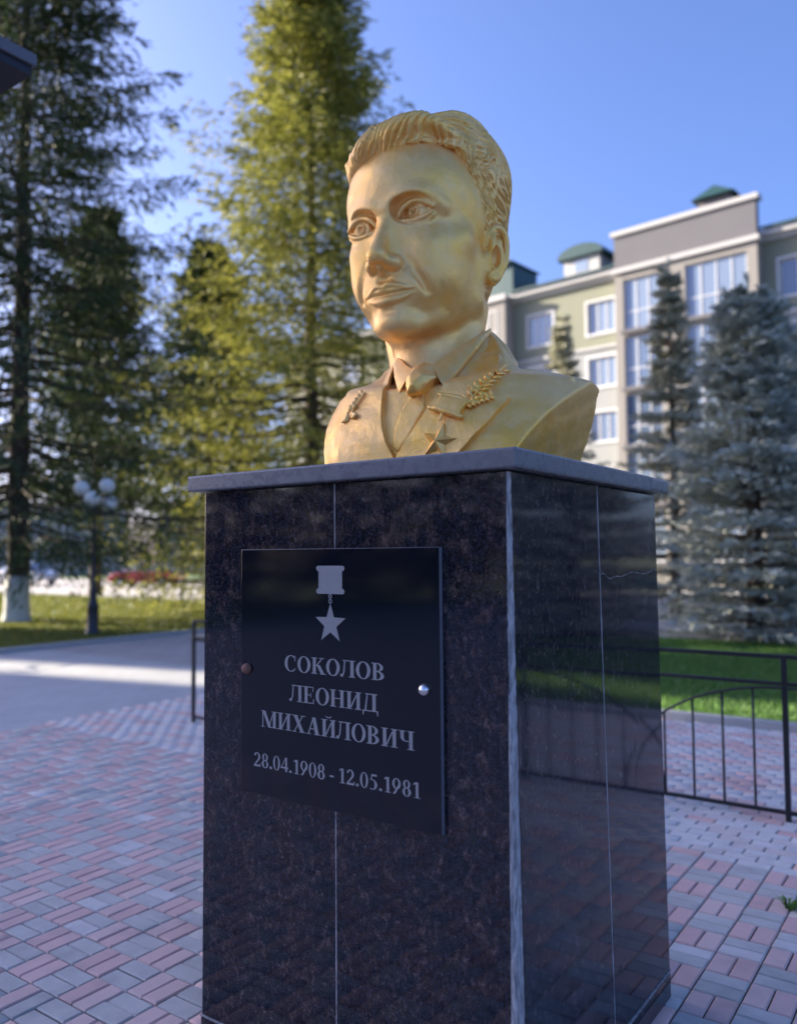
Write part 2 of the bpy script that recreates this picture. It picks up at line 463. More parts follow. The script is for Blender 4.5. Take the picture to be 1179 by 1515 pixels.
# ---- the head, in head centimetres: x to the man's left, y forward, z up from the chin
HS = 0.0373
def build_head():
    G = Grid((-10.2, -11.5, -9.5), (10.2, 14.0, 25.0), 0.135)
    X, Y, Z = G.X, G.Y, G.Z
    G.D = d_ell(X, Y, Z, (0, .0, 14.6), (7.35, 9.0, 8.3)).astype(np.float32)                         # skull
    def add(f, k): G.D = smin(G.D, f.astype(np.float32), k)
    add(d_ell(X, Y, Z, (.25, 2.6, 8.4), (5.75, 6.5, 8.0)), 2.2)                       # face
    add(d_ell(X, Y, Z, (0, 4.0, 15.6), (5.9, 5.2, 5.0)), 2.0)                       # forehead
    for s in (-1, 1):
        add(d_cap(X, Y, Z, (s * 4.75 + .15, .4, 4.9), (s * 1.3 + .45, 7.2, 1.9), 1.45, 1.35), 1.3)   # jaw
        add(d_cap(X, Y, Z, (s * 5.9, 0.0, 8.8), (s * 5.15, .5, 5.4), 1.3, 1.3), 1.6)    # ramus
        add(d_cap(X, Y, Z, (s * 5.45 + .2, 4.0, 10.2), (s * 3.75 + .2, 6.9, 9.2), 1.2, 1.2), 1.8) # cheekbone
        add(d_ell(X, Y, Z, (s * 2.95 + .3, 6.9, 6.4), (1.8, 1.5, 2.5)), 1.8)               # cheek beside the mouth
        add(d_ell(X, Y, Z, (s * 4.55 + .2, 3.2, 7.2), (1.5, 3.2, 3.0)), 1.5)
    # neck
    add(d_cap(X, Y, Z, (0.5, -1.7, 5), (2.4, -1.8, -10), 4.7, 5.2), 1.2)
    add(d_cap(X, Y, Z, (0.5, 2.0, 1.2), (2.0, 2.2, -8.5), 2.9, 3.6), 1.6)
    capsule(G, (1.2, 4.6, -3.6), (1.6, 5.0, -5.2), .75, .7, 1.2)                        # throat
    for s in (-1, 1):
        tube(G, [(s * 5.2, -2.2, 5), (s * 3.7 + 1.1, 1.2, -1), (s * 1.8 + 2.0, 4.2, -7.5)], [1.0, .9, .8], 1.5)
    # chin
    ell(G, (0.5, 7.8, 2.0), (1.6, 1.5, 1.65), 1.2)
    ell(G, (0.4, 8.95, 1.9), (1.1, .55, .95), .7)
    # under the lip
    ell(G, (0.2, 10.05, 2.80), (2.1, .85, .48), .40, 'cut')
    # muzzle
    ell(G, (0.3, 7.7, 5.0), (2.9, 2.0, 2.3), 1.4)
    # brow
    tube(G, [(-.55, 8.75, 12.75), (-2.0, 8.5, 13.35), (-3.6, 7.7, 13.35), (-4.9, 6.5, 12.4)], [.55, .75, .75, .55], .9)
    tube(G, [(.55, 8.75, 12.9), (2.0, 8.55, 13.75), (3.7, 7.8, 14.05), (5.05, 6.5, 13.0)], [.55, .75, .75, .55], .9)
    EY = {-1: (-3.02, 6.95, 11.72), 1: (2.85, 6.95, 12.42)}
    tilt = {-1: .05, 1: .12}
    for s in (-1, 1):
        cx, cy, cz = EY[s]
        ell(G, (cx - s * .1, cy + 2.0, cz + .18), (1.95, 1.58, 1.40), .24, 'cut', rotm(0, -s * tilt[s], s * -.22))
        ell(G, (cx - s * 1.45, cy + 1.9, cz + .2), (.75, .9, .9), .5, 'cut')
    # nose
    tube(G, [(0.02, 8.35, 12.9), (0, 8.85, 11.6), (0.02, 10.12, 9.4), (0.05, 10.98, 7.95)], [.50, .55, .66, .74], .6)
    tube(G, [(0.02, 8.1, 11.2), (0, 8.7, 9.2), (0, 9.2, 7.8)], [1.0, 1.15, 1.25], .8)
    ell(G, (0.05, 10.85, 7.55), (.78, .74, .70), 1.0)
    for s in (-1, 1):
        ell(G, (s * 1.32 + .08, 9.4, 7.25), (.60, 1.1, .70), .4, rot=rotm(0, 0, s * .18))
    for s in (-1, 1): capsule(G, (s * .15 + .05, 10.75, 7.45), (s * 1.2 + .08, 9.5, 7.25), .55, .55, .35)
    # flat underside of the nose and the nostrils
    ell(G, (.05, 11.2, 5.96), (2.4, 1.8, 1.08), .05, 'cut')
    for s in (-1, 1):
        tube(G, [(s * 1.95 + .05, 9.2, 8.15), (s * 2.2 + .05, 9.0, 7.4), (s * 1.9 + .05, 9.15, 6.6)], [.06, .12, .08], .2, 'cut')
    capsule(G, (0.05, 10.3, 6.75), (0.05, 9.3, 6.45), .25, .4, .4)                  # columella
    # philtrum
    capsule(G, (0.08, 10.3, 6.1), (0.12, 10.35, 5.4), .14, .2, .35, 'cut')
    # lips
    def ys(x, z, off):
        yy = np.linspace(13, 4.5, 340); v = G.sample(np.c_[np.full(340, x), yy, np.full(340, z)]); k = np.nonzero(v < 0)[0]
        return (x, (yy[k[0]] if len(k) else 8.0) + off, z)
    up_ = [ys(x, z, o) for x, z, o in ((-2.05, 4.52, -.05), (-1.3, 4.84, .02), (-.5, 5.14, .06), (.12, 4.98, .07), (.75, 5.18, .06), (1.8, 5.02, .02), (2.8, 4.76, -.05))]
    fil = [ys(x, z, o) for x, z, o in ((-1.8, 4.46, -.05), (-.9, 4.60, .0), (.12, 4.62, .03), (1.4, 4.68, .0), (2.8, 4.70, -.06))]
    low = [ys(x, z, o) for x, z, o in ((-1.8, 4.12, -.06), (-.95, 3.80, -.02), (.15, 3.66, .02), (1.5, 3.86, -.02), (2.85, 4.40, -.08))]
    gap = [ys(x, z, o) for x, z, o in ((-2.3, 4.32, -.02), (-1.3, 4.30, .12), (-.4, 4.24, .2), (.12, 4.17, .22), (.7, 4.26, .2), (1.8, 4.42, .12), (2.75, 4.60, .0), (3.05, 4.58, -.03))]
    tube(G, up_, [.10, .24, .31, .30, .31, .24, .10], .10)
    tube(G, fil, [.10, .20, .25, .20, .10], .16)
    tube(G, low, [.12, .38, .50, .38, .12], .12)
    tube(G, gap, [.10, .12, .13, .13, .13, .12, .13, .06], .05, 'cut')
    # folds beside the mouth
    tube(G, [(2.35, 9.15, 7.75), (2.95, 8.95, 6.7), (3.6, 8.35, 5.5), (3.95, 7.9, 4.6)], [.04, .16, .22, .06], .8, 'cut')
    tube(G, [(-2.2, 9.15, 7.75), (-2.7, 8.95, 6.6), (-3.1, 8.4, 5.4), (-3.2, 7.9, 4.5)], [.04, .12, .16, .06], .7, 'cut')
    # eyes
    for s in (-1, 1):
        cx, cy, cz = EY[s]; tz = tilt[s]
        ell(G, (cx, cy, cz), (1.42, 1.38, 1.30), .04)
        def on(u, w, out):
            # a point on the eyeball, u across (towards the temple), w up
            rr = 1.38 + out; q = max(0, 1 - (u / 1.85)**2 * .55 - (w / 1.6)**2)
            return (cx + s * u, cy + rr * math.sqrt(q) - .18 * u, cz + w + tz * u)
        up = [(-1.66, -.22), (-1.15, .42), (-.4, .80), (.35, .80), (1.1, .44), (1.76, -.08)]
        lo_ = [(-1.66, -.24), (-.9, -.56), (0, -.72), (.9, -.56), (1.72, -.10)]
        tube(G, [on(u, w + .22, .16) for u, w in up], [.18, .28, .33, .33, .28, .16], .05)
        tube(G, [on(u, w + .46, -.02) for u, w in up], [.16, .28, .34, .34, .28, .16], .25)
        tube(G, [on(u, w - .15, .15) for u, w in lo_], [.14, .21, .24, .21, .14], .08)
        tube(G, [on(u * 1.02, w - .50, -.02) for u, w in lo_], [.14, .26, .32, .26, .14], .25)
        tube(G, [on(u * 1.0, w - .98, .04) for u, w in lo_[1:]], [.06, .17, .17, .08], .12, 'cut')
        # iris ring, pupil and the catch-light boss, looking a little to his right
        gx = cx - .18; gz = cz + .07; gy = cy + 1.36
        ring = [(gx + .66 * math.cos(t), gy - .16, gz + .66 * math.sin(t)) for t in np.linspace(0, 2 * math.pi, 17)]
        tube(G, ring, .12, .03, 'cut', 1)
        ell(G, (gx, gy + .02, gz), (.40, .36, .40), .05, 'cut')
        ell(G, (gx - .10, gy - .02, gz + .12), (.17, .24, .17), .03)
    # ears
    for s in (-1, 1):
        def e(u, v, o=0.0): return (s * (7.0 + .42 * (u + 1.0) + o), -.95 - u * .86, 10.05 + v)
        tube(G, [e(-.9, -1.9), e(-.2, 0), e(0.1, 1.9), e(.7, 1.6), e(.7, -.6), e(.2, -2.2)], [.35, .5, .42, .5, .5, .45], .5)
        ell(G, e(.25, .2, -.35), (.6, 1.5, 2.6), .5, rot=rotm(0, 0, s * -.46))
        tube(G, [e(-.95, .75, -.1), e(-.85, 1.9, .1), e(-.2, 2.72, .2), e(.7, 2.85, .22), e(1.5, 2.2, .22), e(1.75, 1.0, .2), e(1.55, -.35, .2), e(1.05, -1.5, .15), e(.5, -2.4, .1)],
             [.30, .34, .36, .36, .36, .36, .34, .34, .34], .18)
        ell(G, e(-.15, -2.55, -.0), (.55, .75, .70), .3)
        ell(G, e(-.3, -.35, .62), (.75, .85, 1.15), .15, 'cut', rotm(0, 0, s * -.46))
        tube(G, [e(-.35, 1.6, .35), e(.45, 1.75, .35), e(1.0, 1.0, .35)], [.2, .3, .22], .15, 'cut')
        tube(G, [e(-.15, 1.9, .12), e(.55, 1.25, .22), e(.85, .2, .25), e(.75, -.8, .22), e(.2, -1.45, .18)], [.2, .26, .28, .28, .28], .2)
        ell(G, e(-1.0, -.45, .05), (.34, .42, .62), .3)
    # rough cast surface: low waves only, the brush marks are in the paint
    G.D = G.D + (.03 * np.sin(X * 1.3 + Z * .7) * np.sin(Y * 1.1 - Z * .9)).astype(np.float32)
    return G

def build_hair():
    G = Grid((-10.0, -14.0, 2.0), (10.0, 11.5, 25.6), 0.105)
    X, Y, Z = G.X, G.Y, G.Z
    D = d_ell(X, Y, Z, (0.1, -2.2, 15.4), (7.65, 11.2, 9.7))
    D = smin(D, d_ell(X, Y, Z, (0.1, -4.2, 9.5), (5.5, 5.4, 6.5)), 1.5)                   # nape
    # where the hair grows: behind the temple line, over the ear, down to the nape
    fb = np.interp(G.ax[2], [2, 8, 9.6, 11, 13, 16, 18.5, 20, 26], [-3.2, -3.0, -.2, 1.5, 3.2, 3.7, 4.4, 5.8, 6.5]).astype(np.float32)[None, None, :]
    D = smax(D, (Y - fb) * .7 + 0 * X, 1.3)
    D = smax(D, (5.2 - Z) + 0 * X + 0 * Y, .4)
    G.D = D.astype(np.float32)
    def add(f, k): G.D = smin(G.D, f.astype(np.float32), k)
    add(d_ell(X, Y, Z, (.4, -.6, 18.6), (6.9, 8.8, 5.2)), 1.2)
    add(d_ell(X, Y, Z, (2.0, -3.4, 19.1), (6.3, 7.4, 6.7)), 1.0)
    add(d_ell(X, Y, Z, (3.0, -1.0, 19.9), (4.5, 6.2, 5.5)), .9)                       # top
    tube(G, [(-5.3, 5.0, 17.6), (-4.3, 6.5, 18.6), (-2.6, 7.4, 19.7), (-.4, 7.6, 20.6), (2.0, 7.2, 21.4), (4.2, 5.9, 21.6), (6.0, 3.6, 20.6)],
         [.7, 1.2, 1.45, 1.45, 1.15, .7, .3], .9)                                  # swept-up front
    tube(G, [(-5.4, 4.6, 17.4), (-6.3, 2.8, 18.2), (-6.6, .5, 19)], [.7, .9, 1.0], .8)
    G.D = smax(G.D, ((Y - fb - .05) * .7 - 2.2 * np.maximum(0, Z - 20.4) - 3 * np.maximum(0, 4.0 - X)).astype(np.float32), 1.6)
    zl = np.interp(G.ax[0], [-6.5, -5, -2.6, .2, 2.5, 4.4, 6.2, 7.5], [16.0, 17.1, 18.2, 18.7, 19.6, 19.8, 19.4, 18.2]).astype(np.float32)[:, None, None]
    G.D = smax(G.D, ((zl - Z) * .9 - 1.6 * np.maximum(0, 4.0 - Y)).astype(np.float32), .25)
    return G

_tab = np.random.default_rng(77).random((64, 64))
def vnoise(u, v):
    iu, iv = np.floor(u).astype(int), np.floor(v).astype(int); fu, fv = u - iu, v - iv
    fu = fu * fu * (3 - 2 * fu); fv = fv * fv * (3 - 2 * fv); T = lambda a, b: _tab[a % 64, b % 64]
    return (T(iu, iv) * (1 - fu) + T(iu + 1, iv) * fu) * (1 - fv) + (T(iu, iv + 1) * (1 - fu) + T(iu + 1, iv + 1) * fu) * fv
def sstep(t): t = np.clip(t, 0, 1); return t * t * (3 - 2 * t)
def dashes(s, t, row, cell, seed):
    """lens-shaped grooves in staggered rows"""
    out = np.zeros_like(s)
    ir = np.floor(t / row).astype(int)
    for dr in (-1, 0, 1):
        r_i = ir + dr; off = _tab[(r_i * 7 + seed) % 64, (r_i * 3 + seed) % 64] * cell
        ic0 = np.floor((s + off) / cell).astype(int)
        for dc in (-1, 0, 1):
            ic = ic0 + dc
            h1 = _tab[(r_i * 5 + ic * 11 + seed) % 64, (ic * 3 + r_i * 13) % 64]; h2 = _tab[(ic * 7 + r_i * 3 + 5) % 64, (r_i * 9 + ic + seed) % 64]
            h3 = _tab[(ic * 5 + r_i * 17 + 9) % 64, (r_i * 2 + ic * 3 + seed * 2) % 64]
            cs = (ic + .25 + .5 * h1) * cell - off; ct = (r_i + .2 + .6 * h2) * row
            l = cell * (.28 + .38 * h3); w = row * (.16 + .16 * h1)
            ct = ct + (h2 - .5) * .35 * (s - cs)
            d = np.maximum(0, 1 - ((t - ct) / w)**2) * np.maximum(0, 1 - ((s - cs) / l)**2)
            out = np.maximum(out, d * (.55 + .45 * h2))
    return out
def comb_hair(G, V):
    """press the combed strands and the short strokes into the smooth hair"""
    e = .12; gr = np.stack([G.sample(V + np.eye(3)[a] * e) - G.sample(V - np.eye(3)[a] * e) for a in range(3)], 1)
    gr /= np.linalg.norm(gr, axis=1)[:, None] + 1e-6
    x, f, z = V.T
    th = np.arctan2(z - 17.4, f - 1.0)
    # top: strands swept up and back, leaning to his left
    wt = sstep((z - 18.0 - .25 * np.maximum(0, np.abs(x) - 4)) / 1.0) * sstep((6.9 - x) / 1.2) * sstep((x + 7.4) / .8) * sstep((th + .9) / .3)
    edge = sstep((f + 1.0) / 4)
    t = x - 3.0 * th - .5 * th**2 + 2.2 * (vnoise(x * .45 + 3, th * 2.2) - .5) + .9 * (vnoise(x * 1.1 + 31, th * 3.5) - .5)
    ph = t / .52 + .9 * vnoise(t * .9 + 9, th * 1.5)
    am = .40 + 1.05 * vnoise(np.floor(ph) * 3.7, th * 1.3 + np.floor(ph) * 2.1)
    h1 = np.abs(np.sin(np.pi * ph))**.6 * am
    ph2 = t / .20 + .9 * vnoise(t * 1.3, th * 2.5 + 20)
    h2 = np.sqrt(np.abs(np.sin(np.pi * ph2)))
    top = .40 * (h1 - .62) + .10 * (h2 - .6)
    # sides and back: short strokes slanting down towards the back
    az = np.arctan2(-(f + 1.0), np.abs(x) + 1e-6); rr = np.hypot(x, f + 1.0); pl_ = 8.2 * az
    a = .72 + .35 * (vnoise(pl_ * .3 + 40 * (x < 0), z * .3) - .5)
    s = pl_ * np.cos(a) - z * np.sin(a); q = pl_ * np.sin(a) + z * np.cos(a)
    side = -.34 * dashes(s, q, .50, 1.5, 3) - .28 * dashes(s + .8, q + .26, .46, 1.2, 11) + .05 * (vnoise(s * .9, q * 3.2) - .5)
    fb = np.interp(z, [2, 8, 9.6, 11, 13, 16, 18.5, 20, 26], [-3.2, -3.0, -.2, 1.5, 3.2, 3.7, 4.4, 5.8, 6.5])
    wside = sstep((fb - f + .15) / .5)
    d = top * wt + side * (1 - wt) * wside
    return V + gr * d[:, None]

def rot_head():
    return rotm(0, 0, .1434) @ rotm(0, .0069, 0) @ rotm(.0308, 0, 0)
def head_to_bust(V):
    """head centimetres -> metres in the pedestal's frame, origin on the cap"""
    def ss(t): t = np.clip(t, 0, 1); return t * t * (3 - 2 * t)
    V = V.copy()
    V[:, 0] += .0 * ss((6.4 - V[:, 2]) / 3.0) * ss((V[:, 2] + 1.5) / 2) * ss((-V[:, 0] - .3) / 2.6) * ss((V[:, 1] + 2.5) / 3)
    L = np.c_[V[:, 0], -V[:, 1], V[:, 2] - 11.0] * HS
    return L @ rot_head().T + np.array([-.0614, 0, .8988])

# ---- the torso, in metres: x to the man's left, y back, z up from the cap
TYAW = R(8.2); TX = .042
def t_to_bust(V):
    c, s = math.cos(TYAW), math.sin(TYAW)
    return np.c_[V[:, 0] * c - V[:, 1] * s + TX, V[:, 0] * s + V[:, 1] * c, V[:, 2]]
def f_torso(X, Y, Z):
    ax = np.abs(X)
    yc = np.interp(Z.ravel(), [0, .1, .2, .3, .38, .46, .56, .7], [-.378, -.376, -.352, -.312, -.255, -.17, -.06, .1]).astype(np.float32).reshape(Z.shape)
    ye = -.27 + 1.12 * (Z - .066)
    w = np.minimum((ax / .51)**2.5, 1.15)
    yf = yc * (1 - w) + ye * w
    gx = 1 / np.sqrt(1 + .6 + .8 * np.minimum((ax / .47)**3, 1.2))
    zt = np.interp(ax.ravel(), [0, .15, .24, .30, .37, .46, .56, .7], [.385, .39, .395, .392, .378, .356, .335, .30]).astype(np.float32).reshape(X.shape)
    zt = zt - .25 * np.maximum(0, np.abs(Y - .06) - .05)
    yb = .26 - .30 * np.maximum(0, Z - .2) - .04 * (ax / .5)**2
    d = smax((yf - Y) * gx, (Y - yb) * .9, .03)
    d = smax(d, (Z - zt) * .93, .014)
    # jacket collar standing round the neck, cut along a slope that rises to the back
    cy = .035
    rho = np.sqrt((X + .0)**2 + ((Y - cy) * .92)**2)
    rz = np.interp(Z.ravel(), [.25, .36, .436, .515, .59, .68], [.36, .30, .255, .195, .142, .11]).astype(np.float32).reshape(Z.shape)
    yk = smax((rho - rz) * .82, (Z - (.575 + .95 * (Y - .1))) * .74, .010)
    yk = smax(yk, .2 - Z, .02)
    yk = smax(yk, (Z - .58) + 0 * X, .012)
    return smin(d, yk, .03)
def cuts(d, X, Y, Z):
    for s in (-1, 1):
        d = smax(d, (s * X - ((.434 if s > 0 else .418) + (.12 if s > 0 else .17) * Y + .37 * (Z - .07))) * .91, .007)
    return smax(d, -Z + 0 * X + 0 * Y, .004)
def poly2d(X, Z, P):
    """signed distance to a polygon in x,z (negative inside)"""
    P = np.asarray(P, float); n = len(P)
    d = np.full(np.broadcast(X, Z).shape, 1e9); sgn = np.ones_like(d)
    for i in range(n):
        a, b = P[i], P[i - 1]; e = b - a; wx, wz = X - a[0], Z - a[1]
        t = np.clip((wx * e[0] + wz * e[1]) / (e @ e), 0, 1)
        d = np.minimum(d, (wx - e[0] * t)**2 + (wz - e[1] * t)**2)
        c1 = (Z >= a[1]) ; c2 = (Z < b[1]); c3 = (e[0] * wz > e[1] * wx)
        allc = (c1 & c2 & c3) | (~c1 & ~c2 & ~c3)
        sgn = np.where(allc, -sgn, sgn)
    return (sgn * np.sqrt(d)).astype(np.float32)
# ------------------------------------------------------------------ the bust
PED_ROT = R(-35.4716)
def ped_world(x, y, z):
    c, s = math.cos(PED_ROT), math.sin(PED_ROT)
    return (0.1619 + x * c - y * s, 3.1804 + x * s + y * c, z)
PCX, PCY, CAP_Z = 0.1619, 3.1804, 2.0459
bust = empty('bust', (PCX, PCY, CAP_Z), PED_ROT)
tag(bust, 'gold painted bust of a man in jacket and tie standing on the pedestal', 'bust')
GH = build_head()
V_, F_ = GH.nets()
head_o = link('head', np_mesh('head', head_to_bust(V_), F_[:, ::-1], True), M['gold'], bust)
GA = build_hair()
V_, F_ = GA.nets()
V_ = comb_hair(GA, V_)
hair_o = link('hair', np_mesh('hair', head_to_bust(V_), F_[:, ::-1], True), M['gold'], bust)

h_ = .0062
GT = Grid((-.66, -.47, -.012), (.66, .33, .64), h_)
T0 = cuts(f_torso(GT.X, GT.Y, GT.Z), GT.X, GT.Y, GT.Z).astype(np.float32)
GT.D = T0.copy()
def t_surf(x, z, off=0.0):
    ys = np.linspace(-.47, .1, 240)
    v = GTS.sample(np.c_[np.full(240, x), ys, np.full(240, z)]) - off
    k = np.nonzero(v < 0)[0]
    if not len(k): return 0.0
    i = k[0]
    return float(ys[i])
GTS = Grid((-.66, -.47, -.012), (.66, .33, .64), h_); GTS.D = T0.copy()

VP = [(-.15, .46), (-.125, .33), (-.092, .17), (-.045, -.03), (-.030, -.03), (.005, .105), (.09, .228), (.128, .30), (.15, .46)]
pv = poly2d(GT.X, GT.Z, VP)
front = np.clip((.03 - GT.Y) / .02, 0, 1)
wv = np.clip(.5 - pv / .008, 0, 1) * front
GT.D = GT.D + .026 * wv
# worn ridge along the top of his left shoulder
r_ = np.random.default_rng(9)
xs = np.linspace(.27, .49, 11)
tube(GT, [(x, .0 + .03 * (x - .25) + r_.normal(0, .004), float(np.interp(x, [.15, .24, .30, .37, .46, .56], [.39, .395, .392, .378, .356, .335])) - .012) for x in xs], r_.uniform(.003, .010, 11), .012, n=3)
xs = -xs
tube(GT, [(x, .0 + r_.normal(0, .004), float(np.interp(-x, [.15, .24, .30, .37, .46, .56], [.39, .395, .392, .378, .356, .335])) - .012) for x in xs], r_.uniform(.003, .010, 11), .012, n=3)
def wob(G, a=.0016, k=1.0):
    X, Y, Z = G.X, G.Y, G.Z
    G.D = G.D + (a * (np.sin(31 * k * X + 17 * Z) * np.sin(23 * k * Y - 29 * Z) + .6 * np.sin(57 * X - 41 * Y) * np.sin(63 * Z + 11 * X))).astype(np.float32)
wob(GT)
def put(G, name, parent=bust, mat='gold'):
    V, F = G.nets()
    return link(name, np_mesh(name, t_to_bust(V), F[:, ::-1], True), M[mat], parent)
jacket = put(GT, 'jacket')

def relief(name, P, out, inn, k=.006, lo=None, hi=None, h=.0042, extra=None, parent=bust, ymax=.06, base=None):
    P = np.asarray(P, float)
    lo = lo or (P[:, 0].min() - .02, -.47, max(-.012, P[:, 1].min() - .02)); hi = hi or (P[:, 0].max() + .02, ymax + .02, P[:, 1].max() + .02)
    G = Grid(lo, hi, h)
    t = (base or f_torso)(G.X, G.Y, G.Z)
    t = cuts(t, G.X, G.Y, G.Z) if base is None else t
    p = poly2d(G.X, G.Z, P)
    o = out(G, p) if callable(out) else out
    d = smax(t - o, p + 0 * t, k)
    d = smax(d, -(t - inn), .003)
    d = smax(d, G.Y - ymax + 0 * t, .004)
    d = smax(d, -G.Z + .001 + 0 * t, .002)
    G.D = d.astype(np.float32)
    if extra: extra(G)
    wob(G, .0008)
    return put(G, name, parent)

def f_neckband(X, Y, Z):
    rho = np.sqrt((X - .0)**2 + ((Y - .03) * .9)**2)
    rz = np.interp(Z.ravel(), [.2, .30, .37, .44, .52, .60, .7], [.36, .30, .262, .222, .186, .156, .13]).astype(np.float32).reshape(Z.shape)
    return smin((rho - rz) * .84, f_torso(X, Y, Z) - .006, .02)
def neck_top(G):
    G.D = smax(G.D, ((G.Z - (.380 + .575 * (G.Y + .25))) * .86 + 0 * G.X).astype(np.float32), .003)
shirt = relief('shirt', [(-.17, .45), (-.145, .33), (-.112, .17), (-.07, -.03), (-.02, -.03), (.025, .105), (.11, .228), (.15, .30), (.17, .45)], -.010, -.06, .004, )
# lapels and shirt-collar leaves: sheets of cloth between two edges, lying on the chest and standing off round the neck
def sheet(name, ein, eout, t, off=.010, nr=46, nc=9, bow=.0, hug=True):
    def rs(P):
        S = catmull(P, 10); L = np.r_[0, np.cumsum(np.linalg.norm(np.diff(S, axis=0), axis=1))]
        k = np.linspace(0, len(S) - 1, nr); return np.stack([np.interp(k, np.arange(len(S)), S[:, a]) for a in range(3)], 1)
    def rl(P):
        P = np.asarray(P, float); k = np.linspace(0, len(P) - 1, nr); return np.stack([np.interp(k, np.arange(len(P)), P[:, a]) for a in range(3)], 1)
    A, B = (rs(ein), rl(eout))
    U = np.linspace(0, 1, nc); Gd = A[:, None] * (1 - U[None, :, None]) + B[:, None] * U[None, :, None]
    if hug:
        for i in range(nr):
            for j in range(nc):
                x, y, z = Gd[i, j]
                ys = t_surf(x, z)
                if ys < -.02: Gd[i, j, 1] = min(y, ys - off - t * .55 * U[j]**2)
    Gd[..., 1] -= bow * np.sin(np.pi * U)[None, :]
    Gd[..., 1] += .0012 * np.sin(Gd[..., 2] * 60 + Gd[..., 0] * 40)
    f = Gd.reshape(-1, 3); bk = f + np.array([0, t, 0])
    n = nr * nc; V = t_to_bust(np.vstack([f, bk])); F = []; sm = []
    for i in range(nr - 1):
        for j in range(nc - 1):
            a = i * nc + j; q = (a, a + 1, a + nc + 1, a + nc)
            F.append(q); F.append(tuple(n + k for k in q[::-1]))
    rim = [j for j in range(nc)] + [i * nc + nc - 1 for i in range(1, nr)] + [(nr - 1) * nc + j for j in range(nc - 2, -1, -1)] + [i * nc for i in range(nr - 2, 0, -1)]
    for a, b in zip(rim, rim[1:] + rim[:1]): F.append((a, n + a, n + b, b))
    b_ = MB(); b_.add(V, F, True)
    o = b_.build(name, M['gold'], bust, .0028, 2)
    me = o.data
    bm = bmesh.new(); bm.from_mesh(me); bmesh.ops.recalc_face_normals(bm, faces=bm.faces)
    for e in bm.edges:
        if e.calc_face_angle(0) > R(45): e.smooth = False
    bm.to_mesh(me); bm.free()
    return o
lapL_in = [(0.1395, 0.1, 0.5827), (0.1289, -0.04, 0.475), (0.1199, -0.165, 0.3811), (0.1184, -0.285, 0.2925), (0.0886, -0.335, 0.2225), (0.0467, -0.352, 0.1598), (0.0059, -0.366, 0.0996), (-0.0291, -0.376, 0.0441), (-.05, -.378, .001)]
lapL_out = [(0.1404, 0.12, 0.582), (0.2012, 0.09, 0.5188), (0.2604, 0.05, 0.4293), (0.2775, -0.1, 0.327), (0.2785, -0.19, 0.2453), (0.3443, -0.15, 0.2361), (0.2956, -0.26, 0.1479), (0.215, -0.34, 0.0511), (.165, -.345, .001)]
sheet('lapel', lapL_in, lapL_out, .034, .010)
lapR_in = [(-0.1786, -0.08, 0.4771), (-0.1528, -0.17, 0.4107), (-0.1309, -0.245, 0.3503), (-0.1158, -0.29, 0.2831), (-0.1058, -0.32, 0.2206), (-0.0939, -0.338, 0.161), (-0.0717, -0.355, 0.0993), (-0.0428, -0.37, 0.0456), (-.03, -.375, .001)]
lapR_out = [(-0.3174, 0.03, 0.4048), (-0.3295, 0.0, 0.3672), (-0.3325, -0.04, 0.3275), (-0.3205, -0.1, 0.2733), (-0.3014, -0.15, 0.2268), (-0.2938, -0.2, 0.1722), (-0.2768, -0.25, 0.1132), (-0.2712, -0.28, 0.0588), (-.265, -.29, .001)]
sheet('lapel', lapR_in, lapR_out, .020, .014)
colL_in = [(0.1397, 0.1, 0.5908), (0.1176, -0.01, 0.5301), (0.0935, -0.1, 0.4789), (0.0711, -0.175, 0.4322), (0.0508, -0.25, 0.3841)]
colL_out = [(0.1433, 0.09, 0.5771), (0.1404, -0.055, 0.4728), (0.1319, -0.155, 0.3968), (0.1257, -0.235, 0.3397), (0.1173, -0.3, 0.2875)]
sheet('shirt_collar', [(x + .004, y - .012, z - .002) for x, y, z in colL_in], [(x + .003, y - .014, z) for x, y, z in colL_out], .022, .012, 30, 6, .006, False)
colR_in = [(-0.1521, -0.12, 0.4707), (-0.0965, -0.19, 0.4234), (-0.0519, -0.24, 0.3929), (-0.0125, -0.27, 0.3725)]
colR_out = [(-0.1551, -0.16, 0.4156), (-0.1187, -0.225, 0.3629), (-0.0872, -0.27, 0.3186), (-0.0585, -0.31, 0.2766)]
sheet('shirt_collar', colR_in, colR_out, .014, .012, 24, 6, .008, False)
def knot(G):
    pass
relief('tie', [(-.018, .385), (.02, .40), (.062, .385), (.092, .328), (.046, .262), (-.004, .262), (-.030, .332)], lambda G, p: .002 + .036 * np.clip(-p / .034, 0, 1)**.55, -.05, .006, base=f_neckband)
relief('tie', [(-.004, .275), (.046, .275), (.060, .215), (.005, .105), (-.03, .06), (-.055, .08), (-.05, .15), (-.03, .22)], -.0035, -.05, .004)

